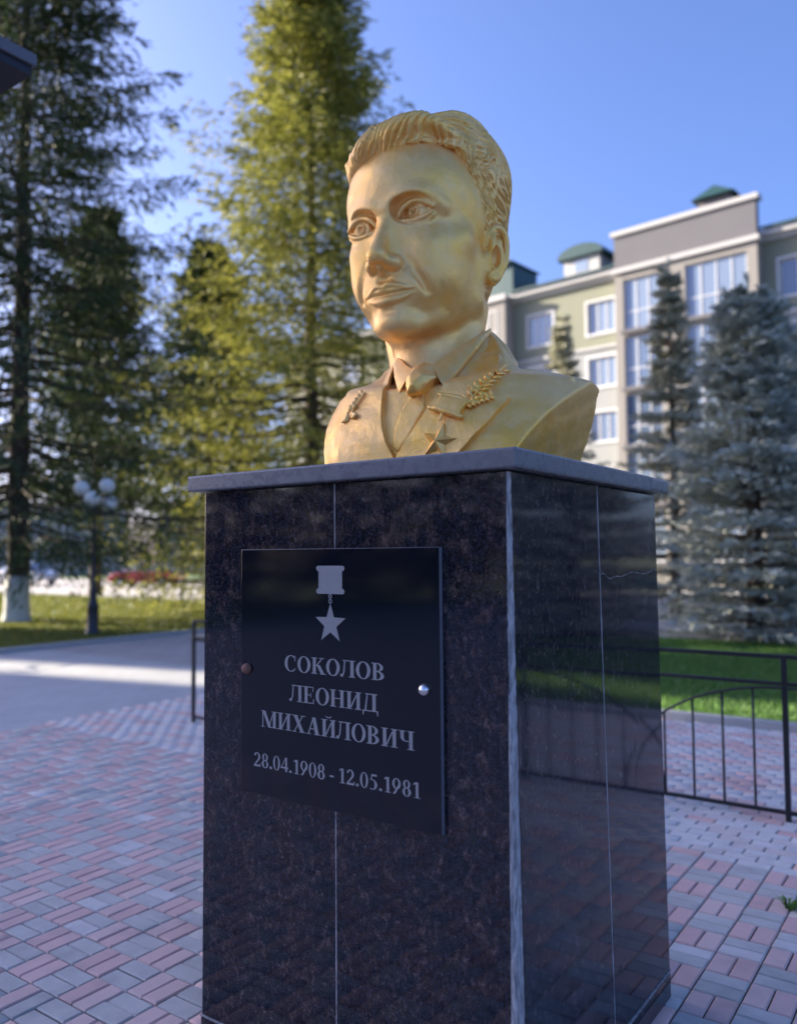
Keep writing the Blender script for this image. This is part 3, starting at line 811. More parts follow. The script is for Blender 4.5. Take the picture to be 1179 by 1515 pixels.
# star on its bar, branch on the lapel
def tpt(x, z, off): return (x, t_surf(x, z) - off, z)
G = Grid((.06, -.46, .02), (.26, -.2, .29), .0034)
t_ = f_torso(G.X, G.Y, G.Z)
plate = [(.112, .203), (.197, .171), (.228, .222), (.128, .25)]
G.D = smax(smax(t_ - .030, poly2d(G.X, G.Z, plate) + 0 * t_, .004), -(t_ - .0), .003).astype(np.float32)
tube(G, [tpt(.122, .253, .028), tpt(.175, .243, .031), tpt(.234, .219, .030)], .0075, .004)
tube(G, [tpt(.095, .207, .026), tpt(.148, .190, .030), tpt(.206, .167, .030)], .0095, .004)
tube(G, [tpt(.142, .184, .028), tpt(.136, .160, .028)], .005, .004)
star_bar = put(G, 'medal_bar')
def star_mesh(cx, cz, r, rise, tilt):
    b = MB(); vs = []; n = 10
    for i in range(n):
        a_ = math.pi / 2 + tilt + i * math.pi / 5; q = r if i % 2 == 0 else r * .43
        x, z = cx + q * math.cos(a_), cz + q * math.sin(a_)
        vs.append((x, t_surf(x, z) - .022, z))
    c_ = (cx, t_surf(cx, cz) - .026 - rise, cz)
    back = [(x, y + .03, z) for x, y, z in vs]
    allv = vs + back + [c_]
    fs = [(i, (i + 1) % n, 2 * n) for i in range(n)] + [(i, n + i, n + (i + 1) % n, (i + 1) % n) for i in range(n)]
    V = t_to_bust(np.array(allv)); b.add(V, fs); return b
star_mesh(.134, .086, .064, .022, -.22).build('medal_star', M['gold'], bust)

def leaf_bits(name, stems, leaves):
    allp = np.array([q for s_ in stems for q in s_] + [l[0] for l in leaves])
    lo = (allp[:, 0].min() - .04, -.45, allp[:, 1].min() - .04); hi = (allp[:, 0].max() + .04, .06, allp[:, 1].max() + .04)
    G = Grid(lo, hi, .003); G.D[:] = .5
    for s_ in stems:
        tube(G, [tpt(x, z, .024) for x, z in s_], .0042, .003)
    for (x, z), a_, L in leaves:
        p = tpt(x, z, .024); q = tpt(x + math.cos(a_) * L, z + math.sin(a_) * L, .034); m_ = [(u + v) / 2 for u, v in zip(p, q)]
        tube(G, [p, m_, q], [.003, .0078, .0025], .002, n=4)
    return put(G, name)
lv = []
for i in range(9):
    t = i / 8; x = .222 + .078 * t; z = .222 + .125 * t
    lv.append(((x, z), 1.0 + 1.15, .030 - .008 * t)); lv.append(((x + .004, z - .004), 1.0 - .95, .032 - .010 * t))
for i in range(6):
    t = i / 5; x = .222 + .066 * t; z = .209 + .030 * t
    lv.append(((x, z), .42 + 1.1, .022)); lv.append(((x, z), .42 - 1.0, .018))
for k in range(5):
    lv.append(((.236, .272), k * 1.25 + .3, .024))
leaf_bits('lapel_branch', [[(.214, .205), (.255, .275), (.302, .350)], [(.214, .205), (.29, .240)]], lv)
lv = [((-.245 + .012 * math.cos(k), .215 + .02 * math.sin(1.7 * k)), k * 1.1, .026) for k in range(9)] + [((-.25 + .01 * k, .235 + .014 * k), 1.9, .022) for k in range(5)]
leaf_bits('lapel_branch', [[(-.255, .195), (-.235, .24), (-.20, .30)]], lv)
# ------------------------------------------------------------------ the pedestal
ped = empty('pedestal', (PCX, PCY, 0), PED_ROT)
tag(ped, 'tall square pedestal of polished black granite slabs under a grey cap', 'pedestal')
HW, HD = 0.6325, 0.6277          # half width and depth of the granite shaft
ZJ, ZT = 0.10, 2.0459 - .0577 - .004
CW, CD = 0.6785, 0.6737
def slab(name, corners, z0, z1, mat, bevel=.0025):
    """corners: four (x,y) at the foot and four at the head"""
    b = MB(); lo, hi = corners
    vs = [(x, y, z0) for x, y in lo] + [(x, y, z1) for x, y in hi]
    b.add(vs, [(0,3,2,1),(4,5,6,7),(0,1,5,4),(1,2,6,5),(2,3,7,6),(3,0,4,7)])
    return b.build(name, M[mat], ped, bevel, 2)
T_ = .03
def rect(x0, x1, y0, y1): return [(x0, y0), (x1, y0), (x1, y1), (x0, y1)]
FX = -.0085
slab('granite_slab', (rect(-HW - .004, FX - .0016, -HD, -HD + T_), rect(-HW, FX - .0013, -HD, -HD + T_)), ZJ + .004, ZT, 'granite')
slab('granite_slab', (rect(FX + .0016, .612, -HD, -HD + T_), rect(FX + .0013, .6225, -HD, -HD + T_)), ZJ + .004, ZT, 'granite')
SY = .012
slab('granite_slab', ([(HW + .006 - T_, -.583), (HW + .008, -.583), (HW + .008, SY + .053), (HW + .006 - T_, SY + .053)], rect(HW - T_, HW, -.6185, SY)), ZJ + .004, ZT, 'granite_dusty')
slab('granite_slab', ([(HW + .006 - T_, SY + .056), (HW + .008, SY + .056), (HW + .012, HD + .012), (HW + .006 - T_, HD + .012)], rect(HW - T_, HW, SY + .003, HD)), ZJ + .004, ZT, 'granite_dusty')
slab('granite_slab', (rect(-HW, HW - T_ - .002, HD - T_, HD), rect(-HW, HW - T_ - .002, HD - T_, HD)), ZJ + .004, ZT, 'granite')
slab('granite_slab', (rect(-HW, -HW + T_, -HD + T_ + .002, HD - T_ - .002), rect(-HW, -HW + T_, -HD + T_ + .002, HD - T_ - .002)), ZJ + .004, ZT, 'granite')
# core, the joints and the mortared corner
MB().box(-HW + .04, HW - .04, -HD + .04, HD - .04, .02, 2.0).build('concrete_core', M['grout'], ped)
MB().box(FX - .0035, FX + .0035, -HD + .0012, -HD + .02, ZJ, ZT).build('joint', M['grout'], ped)
b = MB()
b.bar((HW + .0045, SY + .055, ZJ), (HW - .0015, SY + .0015, ZT), .006, .006, up=(0, 1, 0)); b.build('joint', M['grout'], ped)
b = MB()
zs = np.linspace(ZJ + .004, ZT, 90); r_ = np.random.default_rng(11)
n0 = .612; vs = []; fs = []
for i, z in enumerate(zs):
    t = (z - zs[0]) / (zs[-1] - zs[0]); x0 = .609 + .0125 * t; y1 = -.577 - .0415 * t
    j = r_.normal(0, .0011, 4)
    bite = .007 * max(0, math.sin(z * 9 + 1.3)) ** 6 + (.006 if r_.random() < .08 else 0)
    vs += [(x0, -HD + .03, z), (x0 + j[0], -HD + .0012 - .002 * max(0, j[0]) * 100 * .01, z), (HW - .007 - .004 * t + j[1], -HD + .001 + abs(j[2]) + bite, z),
           (HW + .003 - .004 * t - abs(j[3]) - bite, -HD + .010 + j[2], z), (HW + .0052 - .0055 * t + j[1] * .3, y1 + j[0], z), (HW - .03, y1, z)]
    if i:
        a_ = (i - 1) * 6
        for k in range(6): fs.append((a_ + k, a_ + (k + 1) % 6, a_ + 6 + (k + 1) % 6, a_ + 6 + k))
b.add(vs, fs); b.build('corner_mortar', M['grout'], ped)
# foot course with its bright joint
b = MB(); b.box(-HW - .006, HW + .014, -HD - .004, HD + .014, -.05, ZJ); b.build('foot_course', M['granite_dusty'], ped, .004)
b = MB(); b.box(-HW - .007, HW + .0155, -HD - .0055, HD + .0155, ZJ, ZJ + .004); b.build('joint', M['grout'], ped)
# crack across the far slab of the right-hand face
pts = [(HW + .0012, y, 1.665 + .012 * math.sin(y * 40) * math.exp(-((y - .09) / .09)**2) + .006 * math.sin(y * 23) + .02 * y) for y in np.linspace(SY + .018, HD - .01, 26)]
MB().tube(pts, [.0010 + .0006 * math.sin(i * 2.1) for i in range(26)], 5).build('crack_filler', M['grout'], ped)
# cap slabs
ZC = CAP_Z - .0577
b = MB(); b.box(-CW, CW, -CD, .4465, ZC, CAP_Z); b.build('cap_slab', M['cap'], ped, .007, 3)
b = MB(); b.box(-CW, CW, .4490, CD, ZC, CAP_Z); b.build('cap_slab', M['cap'], ped, .012, 3)
MB().box(-CW + .07, CW - .07, -CD + .07, CD - .07, 1.96, ZC - .0008).build('mortar_bed', M['grout'], ped)

# ------------------------------------------------------------------ the plaque
plq = empty('plaque', ped_world(0, -HD, 1.355), PED_ROT)
tag(plq, 'black stone plaque with engraved star and name on the pedestal front', 'plaque')
PX0, PX1 = -.4206, .4079
Pz0, Pz1 = -1.1108 + CAP_Z - 1.355, -.2735 + CAP_Z - 1.355
b = MB(); b.box(PX0, PX1, -.019, -.0015, Pz0, Pz1); po = b.build('panel', None, plq, .002, 2)
po.data.materials.append(M['plaque']); po.data.materials.append(M['plaque_edge'])
for p in po.data.polygons: p.material_index = 0 if p.normal.y < -.9 else 1
zo = CAP_Z - 1.355
FRONT = -.0192
# serif capitals, drawn as strokes in a unit-high box
def Q(*p): return list(p)
def stem(x, w=.17, y0=0, y1=1, s0=True, s1=True, sw=.085, st=.045):
    r = [[(x, y0), (x + w, y0), (x + w, y1), (x, y1)]]
    if s0: r.append([(x - sw, y0), (x + w + sw, y0), (x + w + sw, y0 + st), (x - sw, y0 + st)])
    if s1: r.append([(x - sw, y1 - st), (x + w + sw, y1 - st), (x + w + sw, y1), (x - sw, y1)])
    return r
def diag(xa, ya, xb, yb, w): return [[(xa, ya), (xa + w, ya), (xb + w, yb), (xb, yb)]]
def hbar(x0, x1, y, t=.05): return [[(x0, y), (x1, y), (x1, y + t), (x0, y + t)]]
def ring(cx, cy, rx, ry, ix, iy, a0=0, a1=360, n=28, dx=0.0):
    r = []
    for k in range(n):
        t0 = R(a0 + (a1 - a0) * k / n); t1 = R(a0 + (a1 - a0) * (k + 1) / n)
        r.append([(cx + dx + ix * math.cos(t0), cy + iy * math.sin(t0)), (cx + rx * math.cos(t0), cy + ry * math.sin(t0)), (cx + rx * math.cos(t1), cy + ry * math.sin(t1)), (cx + dx + ix * math.cos(t1), cy + iy * math.sin(t1))])
    return r
GL = {
 'О': (.80, ring(.40, .5, .37, .52, .20, .47)),
 'С': (.74, ring(.40, .5, .37, .52, .20, .47, 48, 312) + [[(.60, .66), (.655, .66), (.655, 1.0), (.615, 1.0)]] + [[(.60, .10), (.66, .17), (.66, .24), (.61, .2)]]),
 'К': (.80, stem(.10) + diag(.25, .48, .55, .93, .07) + diag(.56, .0, .30, .56, .19) + hbar(.45, .73, .955, .045) + hbar(.50, .82, 0, .045)),
 'Л': (.78, stem(.52) + [[(.20, .955), (.26, .955), (.22, .30), (.13, .16)], [(.03, .0), (.12, .0), (.22, .30), (.13, .22)]] + hbar(.12, .66, .945, .055) + ring(.07, .09, .09, .09, .01, .01, 0, 360, 10)),
 'В': (.74, stem(.10, s0=False, s1=False) + ring(.27, .745, .33, .255, .17, .21, -90, 90, 12) + ring(.27, .265, .38, .265, .20, .22, -90, 90, 12) + hbar(.015, .3, 0, .045) + hbar(.015, .3, .955, .045) + hbar(.25, .32, .49, .045)),
 'Е': (.70, stem(.10, s0=False, s1=False) + hbar(.015, .62, 0, .05) + hbar(.015, .60, .95, .05) + hbar(.25, .46, .48, .05) + [[(.55, .72), (.595, .72), (.60, .96), (.56, .96)], [(.57, .04), (.62, .04), (.645, .30), (.60, .30)], [(.44, .36), (.475, .36), (.475, .65), (.44, .65)]]),
 'Н': (.86, stem(.10) + stem(.58) + hbar(.26, .59, .475, .055)),
 'И': (.86, stem(.10) + stem(.58) + diag(.24, .10, .54, .84, .07)),
 'Й': (.86, stem(.10) + stem(.58) + diag(.24, .10, .54, .84, .07) + ring(.42, 1.21, .17, .14, .14, .07, 180, 360, 10)),
 'Д': (.86, stem(.53, s0=False) + [[(.24, .955), (.30, .955), (.22, .06), (.13, .06)]] + hbar(.16, .66, .945, .055) + hbar(.03, .82, 0, .06) + [[(.03, -.22), (.07, -.22), (.11, .01), (.03, .01)], [(.78, -.22), (.82, -.22), (.82, .01), (.74, .01)]]),
 'М': (1.02, stem(.10, .06) + stem(.75) + diag(.46, .0, .10, .98, .19) + diag(.47, .0, .76, .98, .055)),
 'Х': (.84, diag(.52, 0, .10, 1, .21) + diag(.12, .03, .60, .97, .065) + hbar(.02, .38, .957, .043) + hbar(.52, .80, .957, .043) + hbar(.02, .28, 0, .043) + hbar(.44, .82, 0, .043)),
 'А': (.84, diag(.52, .02, .34, 1.0, .20) + diag(.10, .02, .36, .93, .06) + hbar(.21, .58, .30, .05) + hbar(.01, .27, 0, .043) + hbar(.44, .82, 0, .043)),
 'Ч': (.80, stem(.52) + [[(.10, .66), (.27, .66), (.27, .98), (.10, .98)]] + ring(.385, .66, .285, .25, .115, .2, 180, 300, 10) + hbar(.015, .355, .955, .045)),
 '0': (.56, ring(.27, .5, .245, .52, .115, .475)),
 '1': (.52, stem(.21, .15, 0, .98, True, False, .10) + [[(.05, .80), (.22, .86), (.22, .98), (.17, .98)]]),
 '2': (.56, ring(.25, .70, .23, .32, .09, .26, -20, 165, 14) + [[(.02, .10), (.14, .10), (.47, .60), (.34, .60)]] + hbar(.02, .49, 0, .15) + [[(.44, .1), (.50, .1), (.52, .28), (.49, .28)]]),
 '4': (.56, [[(.31, 0), (.45, 0), (.45, 1.0), (.31, 1.0)]] + [[(.01, .26), (.07, .26), (.36, .96), (.31, .96)]] + hbar(.01, .53, .22, .12)),
 '5': (.56, ring(.20, .32, .29, .34, .13, .29, -125, 100, 16) + [[(.09, .60), (.16, .56), (.20, .88), (.15, .9)]] + hbar(.14, .47, .86, .13)),
 '8': (.56, ring(.27, .75, .20, .27, .08, .22) + ring(.27, .27, .24, .29, .10, .235)),
 '9': (.56, ring(.26, .67, .24, .35, .11, .30) + [[(.36, .62), (.50, .68), (.20, .02), (.06, .0)]]),
 '.': (.26, ring(.12, .085, .095, .095, .0, .0, 0, 360, 12)),
 '-': (.42, hbar(.07, .34, .27, .12)), ' ': (.18, []),
}
def line(text, x0, x1, zb, h, parent):
    tot = sum(GL[c][0] for c in text); sx = (x1 - x0) / tot; x = x0
    for c in text:
        wd, strokes = GL[c]
        if strokes:
            b = MB(); y = 0
            for k, poly in enumerate(strokes):
                P_ = [((px - wd / 2) * sx, pz * h) for px, pz in poly]
                a2 = sum(P_[i - 1][0] * P_[i][1] - P_[i][0] * P_[i - 1][1] for i in range(len(P_)))
                if a2 < 0: P_ = P_[::-1]
                n = len(P_); yy = -.00035 - .000012 * (k % 40)
                b.add([(px, yy, pz) for px, pz in P_], [tuple(range(n))])
            o = b.build('letter', M['engrave'], parent)
            o.location = (x + wd * sx / 2, FRONT, zb)
        x += wd * sx
line('СОКОЛОВ', -.2140, .2110, -.6822 + zo, .0530, plq)
line('ЛЕОНИД', -.1900, .1830, -.7803 + zo, .0545, plq)
line('МИХАЙЛОВИЧ', -.3230, .3160, -.8792 + zo, .0555, plq)
line('28.04.1908 - 12.05.1981', -.3570, .3375, -1.0170 + zo, .0470, plq)
# engraved star hanging from its block
def flat(name, poly, k=0):
    b = MB(); a2 = sum(poly[i - 1][0] * poly[i][1] - poly[i][0] * poly[i - 1][1] for i in range(len(poly)))
    P_ = poly if a2 > 0 else poly[::-1]
    b.add([(x, FRONT - .0004 - .00005 * k, z) for x, z in P_], [tuple(range(len(P_)))])
    return b.build(name, M['engrave'], plq)
bx0, bx1, bz1, bz0 = -.0708, .0486, -.3298 + zo, -.4210 + zo
cut_ = []
def scroll(cx, cz, a0): return [(cx + .0085 * math.cos(R(a0 + t)), cz + .0085 * math.sin(R(a0 + t))) for t in range(0, 271, 30)]
P_ = [(bx0 + .010, bz1 - .018)] + [(bx0 + .0085 + .0085 * math.cos(R(t)), bz1 - .0085 + .0085 * math.sin(R(t))) for t in range(250, 89, -30)]
P_ += [(bx1 - .0085 + .0085 * math.cos(R(t)), bz1 - .0085 + .0085 * math.sin(R(t))) for t in range(90, -71, -30)] + [(bx1 - .010, bz1 - .018)]
P_ += [(bx1 - .010, bz0 + .018)] + [(bx1 - .0085 + .0085 * math.cos(R(t)), bz0 + .0085 + .0085 * math.sin(R(t))) for t in range(70, -91, -30)]
P_ += [(bx0 + .0085 + .0085 * math.cos(R(t)), bz0 + .0085 + .0085 * math.sin(R(t))) for t in range(270, 109, -30)] + [(bx0 + .010, bz0 + .018)]
flat('medal_block', P_)
scx, scz = -.0110, -.5175 + zo
flat('medal_star', [(scx + (.0665 if i % 2 == 0 else .0268) * math.cos(math.pi / 2 + i * math.pi / 5), scz + (.0665 if i % 2 == 0 else .0268) * math.sin(math.pi / 2 + i * math.pi / 5)) for i in range(10)])
for z_ in (-.4285, -.4445):
    b = MB(); b.add([(x, FRONT - .0004, z) for q in ring(-.0112, z_ + zo, .0075, .0075, .0042, .0042, 0, 360, 14) for x, z in q[::-1]], [tuple(range(4 * k, 4 * k + 4)) for k in range(14)])
    b.build('medal_ring', M['engrave'], plq)
for (x, z, mt) in ((-.3887, -.6877, 'rust'), (.3530, -.6960, 'steel')):
    b = MB(); prof = [(.0185, 0), (.0185, .006), (.0150, .014), (.0085, .019), (.0, .0205)]
    b.lathe(prof, n=20)
    o = b.build('screw', M[mt], plq); o.location = (x, FRONT, z + zo); o.rotation_euler = (R(90), 0, 0)
# ------------------------------------------------------------------ ground: laid out along the pedestal's sides
AX = np.array([-0.81440, 0.58030]); BX = np.array([0.58030, 0.81440]); ORG = np.array([0.32347, 2.23800])
def ab(a, b, z=0.0):
    q = ORG + AX * a + BX * b; return (float(q[0]), float(q[1]), z)
def sheet_ab(name, poly, z, mat, parent=None):
    b = MB(); P = [ab(a, c, z) for a, c in poly]
    n = Vector((0, 0, 0))
    for i in range(len(P)):
        p, q = Vector(P[i - 1]), Vector(P[i]); n += p.cross(q)
    if n.z < 0: P = P[::-1]
    b.add(P, [tuple(range(len(P)))])
    o = b.build(name, M[mat], parent); o['kind'] = 'structure'; return o
def R4(a0, a1, b0, b1): return [(a0, b0), (a1, b0), (a1, b1), (a0, b1)]
g_ = MB(); S_ = 1600
g_.add([(-S_, -S_, -.06), (S_, -S_, -.06), (S_, S_, -.06), (-S_, S_, -.06)], [(0, 1, 2, 3)])
o = g_.build('ground', M['earth']); o['kind'] = 'structure'

BK = .1865; B0 = 1.609 - 9 * BK; A0 = -.0145
LAWN_A, LAWN_B = 13.9, 6.86
pav = sheet_ab('pavement', R4(-9, 13.7, -7, 6.7), -.010, 'joint')

sheet_ab('pavement', R4(-16, 13.7, -34, -3.06), -.004, 'far_brown')
def brick_mesh(L, W, h=.05, bev=.006):
    x, y, k = L / 2, W / 2, bev
    V = [(-x, -y, -h), (x, -y, -h), (x, y, -h), (-x, y, -h), (-x, -y, -k), (x, -y, -k), (x, y, -k), (-x, y, -k),
         (-x + k, -y + k, 0), (x - k, -y + k, 0), (x - k, y - k, 0), (-x + k, y - k, 0)]
    F = []
    for lo in (0, 4):
        for i in range(4): F.append((lo + i, lo + (i + 1) % 4, lo + 4 + (i + 1) % 4, lo + 4 + i))
    F.append((8, 9, 10, 11))
    return V, F
BV, BF = brick_mesh(BK - .006, BK / 2 - .006)
ANG_A = math.atan2(AX[1], AX[0]); ANG_B = math.atan2(BX[1], BX[0])
bricks = []          # (x, y, z, rot, tilt, material)
rb = np.random.default_rng(5)
def add_brick(a, b, along, mat):
    x, y, _ = ab(a, b)
    bricks.append((x, y, rb.normal(0, .0012), (ANG_A if along == 'a' else ANG_B), rb.normal(0, .006), rb.normal(0, .006), mat))
def free(a, b):      # not under the pedestal
    return not (.15 < a < 1.20 and .15 < b < 1.19)
for i in range(-24, 39):
    for j in range(-16, 18):
        a0, b0 = A0 + i * BK, B0 + j * BK
        if b0 + BK > 2.93: continue
        if a0 > 7.05: continue
        if not free(a0 + BK / 2, b0 + BK / 2): continue
        if (i + j) % 2 == 0:
            for t in (.25, .75): add_brick(a0 + BK * t, b0 + BK / 2, 'b', 'pink' if rb.random() > .06 else 'grey')
        else:
            for t in (.25, .75): add_brick(a0 + BK / 2, b0 + BK * t, 'a', 'grey' if rb.random() > .05 else 'pale')
# the pale band and the running courses under the fence
bb = B0 + math.floor((2.93 - B0) / BK) * BK
row = 0
while bb < 6.66:
    n_pale = row < 7
    for i in range(-27, 39):
        a = A0 + (i + (.5 if row % 2 else 0)) * BK
        if a > 7.05: continue
        mt = ('pale' if rb.random() < .85 else 'pink') if n_pale else ('pink' if (rb.random() < .62 and (row // 2) % 3 == 0) or rb.random() < .18 else 'pale')
        add_brick(a + BK / 2, bb + BK / 4, 'a', mt)
    bb += BK / 2; row += 1
# which of them show largest in the photograph: those become bricks of their own, the rest one mesh
cp, sp = math.cos(R(2.99)), math.sin(R(2.99))
def apparent(x, y):
    yy = cp * y - sp * CAM_H; zz = -sp * y - cp * CAM_H
    if yy < .3: return -1
    u, w = 1211 * x / yy, 1211 * zz / yy
    if abs(u) > 600 or w < -775: return -1
    dx, dy = x - PCX, y - PCY
    if abs(dx * math.cos(PED_ROT) + dy * math.sin(PED_ROT)) < .7 and abs(-dx * math.sin(PED_ROT) + dy * math.cos(PED_ROT)) < .7: return -1
    # hidden behind the pedestal
    if y > 2.6 and -287 < u < 400: return -.5
    return 1 / yy
sc_ = np.array([apparent(q[0], q[1]) for q in bricks])
order = np.argsort(-sc_)
single = set(int(k) for k in order[:298] if sc_[k] > 0)
shared = {}
for mt in ('pink', 'grey', 'pale'):
    me = bpy.data.meshes.new('brick'); me.from_pydata(BV, [], BF); me.materials.append(M[mt]); shared[mt] = me
rest = {'pink': ([], []), 'grey': ([], []), 'pale': ([], [])}
BVn = np.array(BV)
for k, (x, y, z, rt, t1, t2, mt) in enumerate(bricks):
    if k in single:
        o = bpy.data.objects.new('brick', shared[mt]); col.objects.link(o); o.parent = pav
        o.location = (x, y, z); o.rotation_euler = (t1, t2, rt)
    else:
        c, s = math.cos(rt), math.sin(rt)
        Vv = np.c_[BVn[:, 0] * c - BVn[:, 1] * s + x, BVn[:, 0] * s + BVn[:, 1] * c + y, BVn[:, 2] + z + BVn[:, 0] * t2]
        vs, fs = rest[mt]; n = len(vs) * len(BV)
        vs.append(Vv); fs.append(np.array([f for f in BF if len(f) == 4]) + n)
Vs, Fs, Mi = [], [], []; n = 0
for i, mt in enumerate(('pink', 'grey', 'pale')):
    vv = np.vstack(rest[mt][0]); ff = np.vstack(rest[mt][1]); Vs.append(vv); Fs.append(ff + n); Mi += [i] * len(ff); n += len(vv)
me = np_mesh('brick', np.vstack(Vs), np.vstack(Fs))
for mt in ('pink', 'grey', 'pale'): me.materials.append(M[mt])
me.polygons.foreach_set('material_index', np.array(Mi, np.int32))
o = link('brick', me, None, pav); o['kind'] = 'stuff'

# the wide path on the left, the lawns, the road and the paths beyond
sheet_ab('path', R4(6.86, 13.7, -26, 19.8), -.0065, 'far_grey')
sheet_ab('path', R4(7.15, 13.7, 6.9, 13), .0, 'far_brown')
sheet_ab('lawn', R4(13.95, 90, -40, 19.6), .0, 'lawn')
sheet_ab('lawn', R4(-30, 7.0, 6.95, 15.0), .0, 'lawn')
sheet_ab('path', R4(-60, 7.0, 15.1, 19.6), -.004, 'far_grey')
sheet_ab('road', R4(-120, 160, 20.0, 36.0), -.008, 'asphalt')
sheet_ab('lawn', R4(-120, 160, 36.3, 60), .0, 'lawn')
def kerb(a0, a1, b0, b1):
    b = MB(); P = [ab(a0, b0), ab(a1, b0), ab(a1, b1), ab(a0, b1)]
    vs = [(x, y, -.08) for x, y, _ in P] + [(x, y, .07) for x, y, _ in P]
    b.add(vs, [(0,1,2,3),(7,6,5,4),(0,4,5,1),(1,5,6,2),(2,6,7,3),(3,7,4,0)]); o = b.build('kerb', M['kerb']); o['kind'] = 'structure'
kerb(13.72, 13.90, -26, 19.6)
kerb(-26, 7.0, 6.74, 6.90)
kerb(-60, 90, 19.7, 19.95)
kerb(-120, 160, 36.05, 36.25)
def blades(name, regions, seed, mat):
    r_ = np.random.default_rng(seed); Vs = []
    for (a0, a1, b0, b1, n, h, w) in regions:
        a = r_.uniform(a0, a1, n); b = r_.uniform(b0, b1, n)
        base = ORG + a[:, None] * AX + b[:, None] * BX
        th = r_.uniform(0, 2 * np.pi, n); hh = h * r_.uniform(.5, 1.3, n); ww = w * r_.uniform(.6, 1.4, n)
        dx, dy = np.cos(th), np.sin(th); lean = r_.uniform(.1, .7, n) * hh
        p0 = np.c_[base[:, 0] - dx * ww, base[:, 1] - dy * ww, np.full(n, -.01)]
        p1 = np.c_[base[:, 0] + dx * ww, base[:, 1] + dy * ww, np.full(n, -.01)]
        p2 = np.c_[base[:, 0] - dy * lean, base[:, 1] + dx * lean, hh]
        Vs.append(np.stack([p0, p1, p2], 1).reshape(-1, 3))
    V = np.vstack(Vs); F = np.arange(len(V)).reshape(-1, 3)
    o = link(name, np_mesh(name, V, F), M[mat]); o['kind'] = 'stuff'; return o
blades('grass', [(-7, 6.9, 6.97, 14.9, 90000, .055, .012)], 21, 'grass')
blades('grass', [(14, 22, 2, 19.5, 45000, .07, .02), (22, 44, -6, 19.5, 60000, .09, .035)], 22, 'sunlit_grass')
# weeds in the joints
def tuft(a, b, n, h, seed):
    r_ = np.random.default_rng(seed); x, y, _ = ab(a, b); V = []; F = []
    for i in range(n):
        th = r_.uniform(0, 6.28); L = h * r_.uniform(.5, 1.1); w = .006 * r_.uniform(.7, 1.4); o_ = r_.normal(0, .012, 2)
        d = np.array([math.cos(th), math.sin(th)]); s = np.array([-d[1], d[0]])
        p = [np.r_[o_ - s * w * .5, -.01], np.r_[o_ + s * w * .5, -.01], np.r_[o_ + d * L * .45 + s * w, L * .6], np.r_[o_ + d * L * .45 - s * w, L * .6], np.r_[o_ + d * L, L * .65]]
        k = len(V); V += p; F += [(k, k + 1, k + 2, k + 3), (k + 3, k + 2, k + 4)]
    b_ = MB(); b_.add(V, F); o = b_.build('weed', M['grass']); o.location = (x, y, 0); return o
tag(tuft(-.204, 2.44, 26, .075, 1), 'small green weed growing from the paving right of the pedestal', 'weed')
tag(tuft(1.55, 1.30, 14, .05, 2), 'low weed in the paving joint behind the left edge of the pedestal', 'weed')

# ------------------------------------------------------------------ iron fence behind the pedestal
FB = 3.86
fen = empty('iron_fence', ab(.058, FB), ANG_A)
tag(fen, 'low black iron fence with arched panels behind the pedestal', 'fence')
def fp(a, z): return (a - .058, 0, z)
posts = [5.83 - 1.924 * k for k in range(0, 8)]
a_lo = posts[-1]; a_hi = posts[0]
for a in posts:
    b = MB(); w = .017; x = a - .058
    b.box(x - w, x + w, -w, w, -.04, 1.065); b.build('post', M['iron'], fen, .003)
for z, w in ((1.062, .028), (.885, .024), (.055, .026)):
    b = MB(); b.box(a_lo - .058, a_hi - .058, -w / 2, w / 2, z - w / 2, z + w / 2)
    b.build('rail', M['iron'], fen, .003)
H_ = 1.12
for k, a in enumerate(posts):
    t0, t1 = 0.0, math.pi
    if k == 0: t0 = math.pi / 2
    pts = [fp(a + H_ * math.cos(t) * (-1), .06 + .80 * math.sin(t)) for t in np.linspace(t0, t1, 30)] if k == 0 else [fp(a - H_ * math.cos(t), .06 + .80 * math.sin(t)) for t in np.linspace(t0, t1, 40)]
    pts = [p for p in pts if a_lo - .058 <= p[0] <= a_hi - .058 + .001]
    if k == 0: pts = [fp(a - H_ * math.sin(t), .06 + .80 * math.cos(t)) for t in np.linspace(0, math.pi / 2, 24)]
    b = MB(); b.tube(pts, .0095, 6); o = b.build('arch', M['iron'], fen); o.location.y = .014 if k % 2 else -.014
    for q in range(-4, 5):
        if q == 0: continue
        x = a + q * .198
        if x > a_hi or x < a_lo: continue
        zt_ = .06 + .80 * math.sqrt(max(0, 1 - (q * .198 / H_)**2))
        b = MB(); b.tube([fp(x, .055), fp(x, zt_)], .0085, 6); b.build('baluster', M['iron'], fen)
